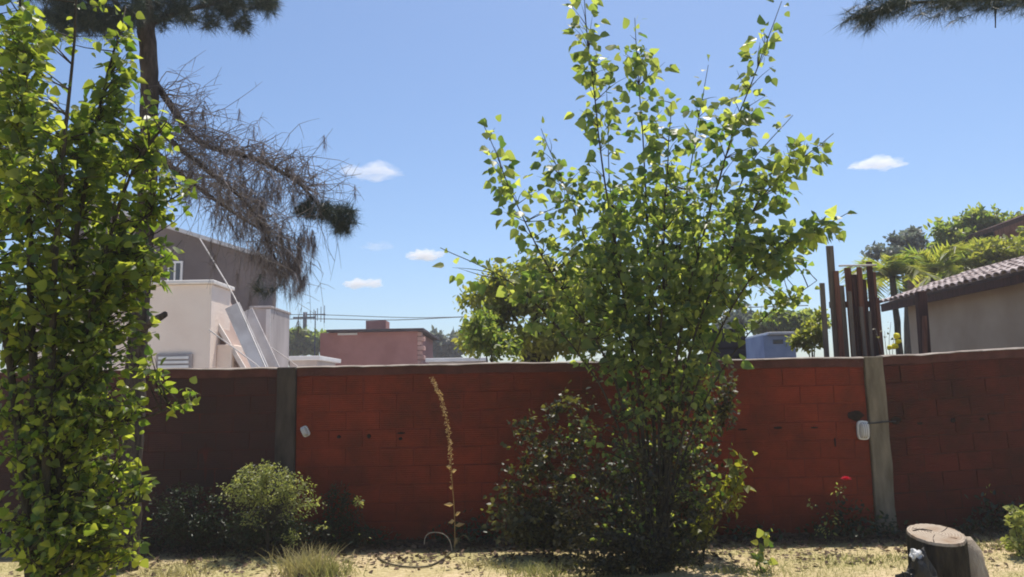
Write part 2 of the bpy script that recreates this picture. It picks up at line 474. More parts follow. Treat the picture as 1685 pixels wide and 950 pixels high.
def build_ground():
    def axis(lo, hi, step, far):
        a = list(np.arange(lo, hi + 1e-6, step))
        out = []; v = hi; s = step
        while v < far:
            s *= 1.6; v += s; out.append(v)
        neg = []; v = lo; s = step
        while v > -far:
            s *= 1.6; v -= s; neg.append(v)
        return neg[::-1] + a + out
    xs = axis(-7, 7, 0.14, 2500); ys = axis(2, 9.5, 0.14, 2500)
    V = [(x, y, ground_z(x, y)) for y in ys for x in xs]
    nx = len(xs)
    F = [(j*nx+i, j*nx+i+1, (j+1)*nx+i+1, (j+1)*nx+i) for j in range(len(ys)-1) for i in range(nx-1)]
    o = link('ground', mesh_from('ground', V, F), M['ground'], smooth=True)
    o["kind"] = "structure"
build_ground()

def bounce_sheet():  # unseen pale sheet added to bounce sunlight onto the cream building
    o = box_obj('bounce_sheet', (-30, 8.9, -.06), (-1.0, 24, .012), mat_noise('bounce_pale', (0.52, 0.47, 0.42), (0.64, 0.59, 0.53), 0.8, 0.95))
    o["kind"] = "structure"
bounce_sheet()

# ------------------------------------------------------------------ brick wall
H_WALL = at(700, 599, YW).z
COP = 0.022
BEAM = 0.09
N_COURSE = 9
CH = (H_WALL - COP - BEAM) / N_COURSE
BL, BH, JT = 0.350, CH - 0.010, 0.009
TH = 0.18

brick_meshes = {}
def brick_mesh(key, length, seed, mat):
    if key in brick_meshes: return brick_meshes[key]
    rs = random.Random(seed)
    bm = bmesh.new()
    box(bm, -length/2, length/2, 0, TH, -BH/2, BH/2)
    bmesh.ops.bevel(bm, geom=list(bm.edges), offset=0.003, segments=1, affect='EDGES', profile=0.5)
    for v in bm.verts:
        v.co += Vector((rs.uniform(-.003, .003), rs.uniform(-.002, .002), rs.uniform(-.003, .003)))
    me = bm_mesh('brick', bm)
    me.materials.append(mat)
    brick_meshes[key] = me
    return me

def brick_wall(x0, x1, label, mat, mkey, holes=(), mort='mortar'):
    root = empty('brick_wall', ((x0 + x1) / 2, YW + TH / 2, 0), label, 'wall', 'brick wall bays')
    n = 60
    def strip(name, ya, yb, za, zb, m, dome=0.0):
        """a beam that follows the rise of the wall"""
        V, F = [], []
        prof = [(ya, za), (yb, za), (yb, zb)]
        if dome:
            for k in range(1, 8):
                a = math.pi * k / 8
                prof.append(((ya + yb)/2 + (yb - ya)/2 * math.cos(a), zb + dome * math.sin(a)))
        prof.append((ya, zb))
        q = len(prof)
        for i in range(n + 1):
            x = x0 + (x1 - x0) * i / n
            for (y, z) in prof:
                j = 0.010 * noise.noise(Vector((x * 2.3, y * 5, z * 3))) + .006 * noise.noise(Vector((x * 7.0, y * 9, z * 3)))
                V.append((x, y + j, z + rise(x) + (j if z > 1 else 0)))
        for i in range(n):
            for k in range(q):
                k2 = (k + 1) % q
                F.append((i*q+k, i*q+k2, (i+1)*q+k2, (i+1)*q+k))
        F.append(tuple(range(q))[::-1]); F.append(tuple(n*q + k for k in range(q)))
        me = mesh_from(name, V, F)
        bm = bmesh.new(); bm.from_mesh(me); bmesh.ops.recalc_face_normals(bm, faces=list(bm.faces)); bm.to_mesh(me); bm.free()
        return link(name, me, m, root)
    strip('mortar_bed', YW + 0.007, YW + TH - 0.007, -0.25, H_WALL - COP - BEAM + 0.004, M[mort])
    strip('cement_beam', YW - 0.006, YW + TH + 0.006, H_WALL - COP - BEAM + 0.004, H_WALL - COP, M['beam'])
    strip('coping', YW - 0.022, YW + TH + 0.022, H_WALL - COP + 0.002, H_WALL - COP + 0.006, M['coping'], dome=COP - 0.006)
    rs = random.Random(int(x0 * 100))
    step = BL + JT
    for c in range(N_COURSE):
        z = CH * (c + 0.5)
        x = x0 - (0 if c % 2 else step / 2)
        while x < x1 - 0.03:
            a, b = max(x, x0 + 0.004), min(x + BL, x1 - 0.004)
            if b - a > 0.06:
                ln = round((b - a) / 0.01) * 0.01
                ln = min(ln, b - a)
                kk = rs.randrange(4) if abs(ln - BL) < 0.004 else 9
                ln = BL if kk < 9 else ln
                o = link('brick', brick_mesh((mkey, kk, round(ln, 2)), ln, kk + c, mat), None)
                xm = (a + b) / 2
                o.location = (xm, YW + rs.uniform(-0.0015, 0.0015), z + rise(xm) + rs.uniform(-.002, .002))
                o.rotation_euler = (rs.uniform(-.008, .008), math.atan(-SLOPE if xm > XP_R else 0) + rs.uniform(-.004, .004), rs.uniform(-.005, .005))
                parent(o, root)
            x += step
    for (px, py, w, h) in holes:
        p = at(px, py, YW)
        bm = bmesh.new()
        s = 1 / ppm(YW)
        bmesh.ops.create_icosphere(bm, subdivisions=2, radius=1.0)
        for v in bm.verts:
            k = 1 + 0.35 * noise.noise(v.co * 1.7 + Vector((px, py, 0)))
            v.co = Vector((v.co.x * w * s * 0.5 * k, max(v.co.y, -0.1) * 0.05 - 0.002, v.co.z * h * s * 0.5 * k)) + p
        link('broken_hollow', bm_mesh('broken_hollow', bm), M['hole'], root)  # dark lump on the brick face; colour stands in for the hollow's shade
    return root

PW = 0.105
brick_wall(-6.4, XP_L - PW, "stained, shade-painted bay of the brick wall left of the left concrete post", M['brick_dark'], 'd', mort='mortar_dark')
brick_wall(XP_L + PW, XP_R - PW, "long red brick wall bay between the two concrete posts", M['brick'], 'r',
           holes=((607, 718, 7, 7), (660, 713, 14, 3), (659, 722, 6, 5), (1222, 707, 16, 2.5), (1280, 704, 14, 4),
                  (1340, 704, 12, 2.5), (558, 719, 7, 5), (1407, 684, 26, 18), (1374, 728, 3, 14)))
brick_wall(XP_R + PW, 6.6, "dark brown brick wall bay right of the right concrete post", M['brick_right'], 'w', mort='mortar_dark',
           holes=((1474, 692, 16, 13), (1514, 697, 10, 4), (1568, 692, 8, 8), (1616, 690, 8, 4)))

M['post_dim'] = mat_noise('post_darker', (0.045, 0.036, 0.030), (0.085, 0.068, 0.056), 4, 0.9, 0.5, 50, stretch=(3, 3, 0.7))  # darker tone of the post concrete
def post(x, label, top, mat='post'):
    bm = bmesh.new()
    box(bm, x - PW + 0.003, x + PW - 0.003, YW - 0.035, YW + TH + 0.03, -0.3, top)
    bmesh.ops.subdivide_edges(bm, edges=[e for e in bm.edges if abs(e.verts[0].co.z - e.verts[1].co.z) > 1], cuts=14)
    bmesh.ops.bevel(bm, geom=[e for e in bm.edges if len(e.link_faces) == 2 and e.calc_face_angle(0) > 0.5], offset=0.014, segments=2, affect='EDGES', profile=0.5)
    for v in bm.verts:
        v.co.x += 0.012 * noise.noise(v.co * 3.0) + .004 * noise.noise(v.co * 11); v.co.y += 0.005 * noise.noise(v.co * 3.7)
    o = link('concrete_post', bm_mesh('concrete_post', bm), M[mat])
    return tag(o, label, 'post', 'concrete wall posts')
post(XP_L, "dim grey concrete post in the wall behind the pale shrub", H_WALL - 0.01, 'post_dim')
post(XP_R, "pale mossy concrete post in the wall with a lamp cable across it", H_WALL - 0.006)

# lamps and cable on the wall
def bulkhead(c, w, h, tilt, label):
    root = empty('wall_lamp', c, label, 'lamp', 'wall lamps')
    def ring_mesh(sx, sz, y0, y1, r, name, mat, seg=20, dome=0):
        bm = bmesh.new()
        def outline(k):
            pts = []
            for i in range(seg):
                a = 2 * math.pi * i / seg
                ca, sa = math.cos(a), math.sin(a)
                e = 0.55
                pts.append((sx * k * math.copysign(abs(ca) ** e, ca), sz * k * math.copysign(abs(sa) ** e, sa)))
            return pts
        rings = [(1.0, y0), (1.0, y1)] + ([(0.8, y1 - dome * 0.7), (0.45, y1 - dome)] if dome else [])
        prev = None
        for k, y in rings:
            cur = [bm.verts.new((x, y, z)) for x, z in outline(k)]
            if prev:
                for i in range(seg):
                    bm.faces.new((prev[i], prev[(i+1) % seg], cur[(i+1) % seg], cur[i]))
            else:
                bm.faces.new(cur)
            prev = cur
        bm.faces.new(prev[::-1])
        rot = Matrix.Rotation(tilt, 4, 'Y')
        for v in bm.verts: v.co = rot @ v.co + c
        return link(name, bm_mesh(name, bm), mat, root, smooth=False)
    ring_mesh(w/2, h/2, 0.0, -0.03, 0, 'back_plate', M['white_metal'])
    g = ring_mesh(w/2*0.78, h/2*0.82, -0.031, -0.05, 0, 'glass_cover', M['glass'], dome=0.03)
    for k in (-1, 0, 1):
        x = k * w * 0.17
        pts = [Vector((x, -0.03, -h*0.43)), Vector((x, -0.078, -h*0.3)), Vector((x, -0.09, 0)), Vector((x, -0.078, h*0.3)), Vector((x, -0.03, h*0.43))]
        rot = Matrix.Rotation(tilt, 3, 'Y')
        tube_obj('guard_bar', [rot @ p + c for p in pts], 0.004, 0.004, M['white_metal'], root, n=14, sides=5)
    return root
bulkhead(at(1419, 708, YW - 0.012), 0.125, 0.20, 0.02, "small pale bulkhead lamp on the brick beside the right post")
bulkhead(at(503, 710, YW - 0.012), 0.075, 0.115, -0.45, "small pale lamp hanging askew by the left post")
cab, _ = tube_obj('cable', [at(1424, 697, YW - 0.05), at(1440, 696.5, YW - 0.048), at(1452, 695, YW - 0.046), at(1468, 694, YW - 0.047), at(1474, 694, YW - 0.005)], 0.007, 0.007, M['wire'], n=16, sides=6)
tag(cab, "dark lamp cable strapped across the right concrete post", "cable")

# ------------------------------------------------------------------ foliage machinery
# poplar leaf, unit length, folded along its midrib
LEAF_V = [(0, 0, 0), (0, .42, -.02), (0, 1, -.06), (.30, .05, .05), (.47, .28, .08), (.30, .62, .05), (-.30, .05, .05), (-.47, .28, .08), (-.30, .62, .05)]
LEAF_F = [(0, 3, 4), (0, 4, 1), (1, 4, 5), (1, 5, 2), (0, 7, 6), (0, 1, 7), (1, 8, 7), (1, 2, 8)]
# narrow leaf
OVAL_V = [(0, 0, 0), (0, .5, -.02), (0, 1, -.05), (.22, .3, .04), (.20, .65, .04), (-.22, .3, .04), (-.20, .65, .04)]
OVAL_F = [(0, 3, 1), (1, 3, 4), (1, 4, 2), (0, 1, 5), (1, 6, 5), (1, 2, 6)]
TRI_V = [(-.5, 0, 0), (.5, 0, 0), (0, 1, 0)]
TRI_F = [(0, 1, 2)]

class Plant:
    """stems + twigs + leaves gathered for one plant"""
    def __init__(self, pet=1.0, face=-.25, lo=.5):
        self.pet, self.face, self.lo = pet, face, lo
        self.stems = []           # (line, radii)
        self.twV, self.twF = [], []
        self.P, self.A, self.N, self.S = [], [], [], []
    def stem(self, pts, r0, r1, n=26, wob=0.012):
        line = smooth_line(pts, n)
        line = [p + Vector((noise.noise(p * 3.1), noise.noise(p * 3.3 + Vector((5, 5, 5))), 0)) * wob * min(1, i / 4) for i, p in enumerate(line)]
        rr = [r0 + (r1 - r0) * (i / (n - 1)) ** 0.8 for i in range(n)]
        self.stems.append((line, rr))
        return line
    def leaf(self, p, axis, size, hang=0.35, petiole=0.5, nrm=None):
        petiole = petiole * self.pet
        a = Vector(axis).normalized()
        a = (a + Vector((random.gauss(0, .5), random.gauss(0, .5), random.gauss(0, .45) - hang))).normalized()
        q = Vector(p) + a * size * petiole
        if nrm is None:
            nrm = Vector((random.gauss(0, .55), random.gauss(self.face, .55), random.gauss(.55 + self.face * .35, .5)))
        d = (a + Vector((0, 0, -0.35))).normalized()
        self.P.append(q); self.A.append(d); self.N.append(nrm); self.S.append(size * random.uniform(self.lo, 1.2))
        return q
    def twig(self, p, s, r=0.004, nleaf=7, size=0.07, start=0.3, hang=0.35, sides=3):
        p, s = Vector(p), Vector(s)
        d = s - p
        mid = p + d * 0.5 + Vector((random.gauss(0, .06), random.gauss(0, .06), random.gauss(.04, .05))) * d.length
        line = smooth_line([p, mid, s], 6)
        tube_geo(line, [r * (1 - 0.75 * i / 5) for i in range(6)], sides, self.twV, self.twF)
        for k in range(nleaf):
            t = start + (1 - start) * (k + random.random()) / nleaf
            f = t * 5; i = min(int(f), 4)
            q = line[i].lerp(line[i + 1], f - i)
            out = (line[i+1] - line[i]).normalized() * 0.5 + Vector((random.gauss(0, 1), random.gauss(0, 1), random.gauss(.1, .7))).normalized()
            self.leaf(q, out, size, hang)
    def stem_leaves(self, line, t0, per_m, size, hang=0.3, grow=True):
        n = len(line)
        for i in range(int(t0 * (n - 1)), n - 1):
            seg = line[i+1] - line[i]
            cnt = seg.length * per_m
            cnt = int(cnt) + (random.random() < cnt - int(cnt))
            for _ in range(cnt):
                q = line[i].lerp(line[i+1], random.random())
                out = Vector((random.gauss(0, 1), random.gauss(0, 1), 0.35)).normalized()
                sz = size * (1 if i < n - 4 else 0.7)
                self.leaf(q, out, sz, hang, 0.6)
    def fill(self, blobs, rmax, size, nleaf=7, r=0.004, hang=0.35, start=0.3, zmin=0.02):
        """grow twigs from the nearest lower stem point to random points of ellipsoid blobs [(px,py,rx,ry,Y,ry_depth,n)]"""
        pts = np.array([tuple(p) for line, rr in self.stems for p in line[2:]])
        for (px, py, rx, ry, Y, dy, n) in blobs:
            for _ in range(n):
                while True:
                    u = np.array([random.uniform(-1, 1) for _ in range(3)])
                    if (u ** 2).sum() < 1: break
                s = at(px + u[0] * rx, py + u[1] * ry, Y + u[2] * dy)
                if s.z < zmin: s.z = zmin + random.random() * 0.05
                d = pts - np.array(s)
                dist = np.linalg.norm(d, axis=1) + np.where(d[:, 2] > -0.05, 0.6, 0.0)
                j = int(np.argmin(dist + RNG.random(len(dist)) * 0.12))
                p = Vector(pts[j])
                L = (s - p).length
                if L > rmax:
                    p = s + (p - s) * 1.0
                self.twig(p, s, r * (1 + L), nleaf, size, start if L < rmax else max(start, 1 - rmax / L), hang)
    def arrays(self):
        P = np.array([tuple(v) for v in self.P]); A = np.array([tuple(v) for v in self.A])
        N = np.array([tuple(v) for v in self.N]); S = np.array(self.S)
        return P, A, N, S

def visible_rank(P, A, N, S, front_bonus=0.3):
    """how large each leaf shows to the viewer"""
    X, Yv, Z = frames(A, N)
    d = P - np.array([0, 0, EYE])
    dist = np.linalg.norm(d, axis=1)
    facing = np.abs((Z * d).sum(1) / dist)
    Rm = np.array(CAM_ROT)
    c = d @ Rm
    px = 842.5 + FPX * c[:, 0] / -c[:, 2]; py = 475 - FPX * c[:, 1] / -c[:, 2]
    inside = (px > 0) & (px < 1685) & (py > 0) & (py < 950)
    return np.where(inside, S / dist * (0.35 + facing) - front_bonus * 0.002 * (dist - dist.min()), -1e9), px, py

def grow(plant, name, label, cat, mat, bark, base, lv=LEAF_V, lf=LEAF_F, single=0, group=None, stem_name='stem', sides=7, extra=None):
    root = empty(name, base, label, cat, group)
    for line, rr in plant.stems:
        V, F = [], []
        tube_geo(line, rr, sides, V, F, 0.06)
        link(stem_name, mesh_from(stem_name, V, F), bark, root, smooth=True)
    if plant.twV:
        o = link('twigs', mesh_from('twigs', plant.twV, plant.twF), bark, root, smooth=True)
        o["kind"] = "stuff"
    P, A, N, S = plant.arrays()
    X, Yv, Z = frames(A, N)
    S3 = np.stack([S * RNG.uniform(.75, 1.08, len(S)), S, S * RNG.uniform(-.6, 2.8, len(S))], 1)
    idx = np.zeros(len(P), bool)
    if single:
        rk, px, py = visible_rank(P, A, N, S)
        top = np.argsort(-rk)[:single]
        idx[top] = True
        me = mesh_from('leaf', LEAF_V if lv is LEAF_V else lv, lf)
        me.materials.append(mat)
        for i in top:
            o = bpy.data.objects.new('leaf', me); COL.objects.link(o)
            a, b, c = S3[i]
            m = Matrix(((X[i,0]*a, Yv[i,0]*b, Z[i,0]*c, P[i,0]), (X[i,1]*a, Yv[i,1]*b, Z[i,1]*c, P[i,1]),
                        (X[i,2]*a, Yv[i,2]*b, Z[i,2]*c, P[i,2]), (0, 0, 0, 1)))
            o.matrix_basis = m
            parent(o, root)
    r = ~idx
    if r.any():
        o = link('crown' if cat == 'tree' else 'foliage', scatter('crown', lv, lf, X[r], Yv[r], Z[r], S3[r], P[r]), mat, root)
        o["kind"] = "stuff"
    return root

# ------------------------------------------------------------------ young poplar in the middle
def poplar():
    T = Plant(1.7, -.8, .68)
    D = 6.35
    b = on_ground(1083, 935)
    D = b.y
    def S(pts, r0=0.022, r1=0.003, dy0=0.0, dy1=0.0, n=30):
        w = [b + Vector((random.uniform(-.09, .09), random.uniform(-.07, .07), -0.08))]
        m = len(pts)
        for i, (x, y) in enumerate(pts):
            t = (i + 1) / m
            w.append(at(x, y, D + dy0 + (dy1 - dy0) * t))
        return T.stem(w, r0, r1, n)
    lines = [
        (S([(1062, 760), (1038, 560), (990, 260), (957, -40)], .026, dy1=-.2), .45, 26),
        (S([(1078, 760), (1070, 560), (1062, 300), (1044, 30)], .026, dy1=.1), .5, 24),
        (S([(1098, 760), (1118, 560), (1190, 270), (1287, 2)], .026, dy1=-.35), .45, 24),
        (S([(1100, 790), (1140, 560), (1250, 330), (1372, 220)], .02, dy1=-.5), .5, 22),
        (S([(1105, 800), (1160, 600), (1260, 430), (1397, 350)], .018, dy1=-.6), .55, 24),
        (S([(1050, 790), (1000, 600), (880, 400), (792, 196)], .02, dy1=-.3), .5, 24),
        (S([(1045, 800), (990, 640), (860, 480), (726, 408)], .016, dy1=-.5), .62, 14),
        (S([(1060, 780), (1020, 560), (950, 360), (890, 212)], .018, dy1=.3), .5, 22),
        (S([(1092, 780), (1105, 560), (1130, 320), (1165, 108)], .02, dy1=.35), .5, 22),
        (S([(1110, 810), (1160, 660), (1240, 540), (1345, 462)], .014, dy1=-.2), .6, 15),
        (S([(1085, 760), (1088, 560), (1095, 330), (1105, 170)], .024, dy1=-.3), .45, 22),
        (S([(1100, 780), (1150, 560), (1220, 300), (1305, 190)], .02, dy1=.3), .5, 20),
        (S([(1070, 780), (1050, 600), (1010, 380), (1000, 180)], .02, dy1=.2), .5, 20),
    ]
    for line, t0, per in lines:
        T.stem_leaves(line, t0 * .9, per * .85, 0.105)
    blobs = [  # px, py, rx, ry, Y, depth radius, twigs
        (1080, 430, 110, 170, D, .45, 130), (985, 420, 90, 130, D - .1, .4, 70), (1180, 400, 90, 130, D - .2, .4, 75),
        (1090, 600, 110, 120, D, .4, 100), (975, 160, 45, 140, D - .1, .15, 26), (1065, 180, 55, 120, D, .25, 34), (1215, 190, 60, 90, D - .3, .2, 24),
        (900, 470, 70, 80, D - .1, .3, 34), (1260, 300, 60, 60, D - .2, .2, 22), (1270, 410, 60, 40, D - .4, .2, 20), (850, 320, 40, 70, D - .2, .15, 14),
        (1150, 500, 80, 80, D, .35, 55), (1000, 530, 90, 90, D, .4, 55), (1285, 490, 50, 20, D - .2, .15, 8),
        (930, 300, 50, 70, D, .2, 20), (1120, 250, 70, 70, D, .3, 26),
    ]
    T.fill([b[:6] + (int(b[6] * .55),) for b in blobs if b[1] < 350], 0.5, 0.10, 5)
    blobs = [q[:5] + (q[5] * 1.7, q[6]) if q[1] >= 350 else q for q in blobs]
    T.fill([b[:6] + (int(b[6] * 1.1),) for b in blobs if 350 <= b[1] < 480], 0.5, 0.075, 7)
    T.fill([(1075, 420, 110, 130, D + .5, .35, 150), (1085, 560, 100, 70, D + .35, .3, 60), (1190, 430, 70, 90, D + .4, .3, 60), (980, 450, 60, 80, D + .4, .3, 40)], 0.5, 0.07, 7)
    T.pet = 1.2
    T.fill([b[:6] + (int(b[6] * 1.2),) for b in blobs if b[1] >= 480], 0.5, 0.058, 7)
    T.pet = 1.7
    T.fill([q[:6] + (max(3, int(q[6] * .42)),) for q in ((957, 50, 26, 90, D - .2, .12, 30), (1045, 100, 28, 70, D + .1, .12, 24), (1268, 70, 26, 60, D - .35, .1, 20), (1235, 150, 34, 50, D - .3, .12, 20), (1165, 180, 30, 60, D + .3, .12, 18),
            (1320, 245, 45, 26, D - .45, .1, 34), (1350, 372, 40, 20, D - .55, .1, 40), (812, 260, 22, 55, D - .3, .1, 16), (900, 270, 26, 50, D + .2, .12, 16), (760, 432, 34, 18, D - .45, .08, 7),
            (1270, 290, 50, 60, D - .2, .15, 44), (1255, 400, 60, 40, D - .35, .2, 48), (985, 150, 30, 80, D - .1, .15, 20), (1300, 480, 36, 14, D - .2, .1, 8), (1080, 400, 140, 130, D + .1, .4, 60))], .35, .10, 4, hang=.45)
    # leaves get smaller and denser low in the clump
    low = [(1070, 700, 130, 80, D, .35, 60), (1000, 760, 110, 90, D, .35, 44), (1140, 760, 80, 90, D, .3, 44), (1060, 850, 120, 60, D, .35, 50)]
    T.pet = 1.0
    T.fill([q[:6] + (int(q[6] * .5),) for q in low], 0.5, 0.05, 6)
    return grow(T, 'poplar_tree', "tall young poplar clump with many thin stems in front of the wall", 'tree', M['leaf'], M['bark'], b, single=300)
poplar()

# ------------------------------------------------------------------ big leafy tree at the left edge
def near_tree():
    T = Plant(1.2, -.3, .45)
    D = 3.9
    b = Vector((at(75, 900, D).x, D, 0))
    def S(pts, r0=0.03, r1=0.004, dy=0.0):
        w = [b + Vector((random.uniform(-.1, .1), random.uniform(-.1, .1), -.08))]
        m = len(pts)
        for i, (x, y) in enumerate(pts):
            w.append(at(x, y, D + dy * (i + 1) / m))
        return T.stem(w, r0, r1, 26)
    L = [(S([(85, 800), (110, 500), (150, 250), (205, 10)], .035, dy=.2), .35), (S([(60, 800), (50, 450), (40, 150), (30, -80)], .035), .35),
         (S([(95, 800), (150, 560), (220, 380), (310, 310)], .022, dy=.3), .45), (S([(90, 820), (150, 700), (230, 690), (330, 648)], .014, dy=.2), .6),
         (S([(40, 800), (0, 500), (-40, 250), (-70, 0)], .03), .4), (S([(75, 800), (90, 450), (110, 200), (130, -60)], .03, dy=-.2), .4),
         (S([(100, 850), (150, 820), (200, 830), (235, 825)], .012, dy=.1), .4), (S([(95, 800), (130, 600), (210, 300), (275, 200)], .022, dy=.1), .4)]
    for line, t0 in L:
        T.stem_leaves(line, t0, 12, 0.07)
    blobs = [(40, 280, 90, 110, D, .35, 95), (170, 270, 85, 100, D + .15, .3, 70), (60, 480, 120, 110, D, .35, 90), (200, 420, 90, 70, D + .2, .25, 60),
             (205, 120, 26, 90, D + .2, .12, 24), (30, 70, 50, 80, D - .1, .25, 36), (150, 240, 60, 40, D + .1, .2, 20), (20, 180, 60, 60, D, .3, 26), (270, 320, 40, 50, D + .3, .15, 16), (250, 230, 30, 40, D + .25, .12, 10), (255, 415, 36, 26, D + .3, .12, 10)]
    T.fill([b[:6] + (int(b[6] * 1.3),) for b in blobs], 0.5, 0.062, 7, hang=.25)
    T.fill([(80, 680, 110, 120, D, .35, 170), (150, 560, 75, 80, D + .1, .3, 100), (90, 860, 110, 90, D, .35, 170), (195, 880, 48, 60, D + .1, .2, 70), (195, 660, 40, 60, D + .15, .2, 40),
            (110, 700, 110, 120, D + .6, .3, 90), (130, 520, 100, 90, D + .6, .3, 80), (170, 770, 50, 70, D + .3, .2, 40)], 0.5, 0.047, 7, hang=.2)
    T.fill([(232, 560, 30, 60, D + .2, .1, 20), (225, 480, 34, 40, D + .25, .1, 16), (215, 700, 26, 60, D + .2, .1, 14), (222, 800, 22, 30, D + .15, .1, 10)], 0.6, 0.055, 7, hang=.2)
    T.fill([(70, 300, 100, 150, D + .85, .35, 110), (150, 420, 80, 90, D + .7, .3, 50), (10, 120, 50, 80, D + .9, .3, 30)], 0.9, 0.06, 7)
    T.fill([(20, -120, 60, 120, D, .4, 50), (-20, -300, 90, 120, D, .4, 50)], 0.9, 0.07, 7)
    # sprays that stand out of the outline
    pts = [p for line, rr in T.stems for p in line[3:]]
    for (x, y) in ((330, 648), (312, 660), (300, 640), (318, 305), (322, 330), (290, 190), (282, 230), (300, 395), (285, 420), (262, 260), (228, 60), (215, 20), (200, 5), (298, 355), (245, 545), (250, 505),
                   (238, 826), (232, 850), (240, 905), (225, 930), (60, 15), (90, 60), (85, 110), (265, 470), (240, 600), (225, 130), (250, 175), (212, 760), (100, 140), (150, 130)):
        t = at(x, y, D + .2 + random.uniform(-.15, .2))
        c = sorted(pts, key=lambda p: (p - t).length + (0.5 if p.z > t.z else 0))[random.randrange(2, 12)]
        T.twig(c, t, .005, 10, .056, .3, .25)
    return grow(T, 'leafy_tree', "dense bright green leafy tree filling the left edge of the view", 'tree', M['leaf_near'], M['bark'], b, single=300)
near_tree()

# ------------------------------------------------------------------ pines
def needles_mesh(name, tufts, mat, root, n=46, length=0.13, width=0.0026, cone=0.9, droop=0.0):
    P, A, N = [], [], []
    for c, ax in tufts:
        c = np.array(c); ax = np.array(Vector(ax).normalized())
        t = RNG.random((n, 1))
        base = c + ax * (t - 0.5) * 0.12
        dirs = norm(ax[None, :] * RNG.uniform(-.1, 1.2, (n, 1)) + RNG.normal(0, cone, (n, 3)) + np.array([0, 0, -droop]))
        P.append(base); A.append(dirs); N.append(RNG.normal(0, 1, (n, 3)))
    P = np.concatenate(P); A = np.concatenate(A); N = np.concatenate(N)
    X, Yv, Z = frames(A, N)
    L = length * RNG.uniform(.65, 1.15, len(P))
    S = np.stack([np.full(len(P), width), L, L], 1)
    o = link(name, scatter(name, TRI_V, TRI_F, X, Yv, Z, S, P), mat, root)
    o["kind"] = "stuff"
    return o

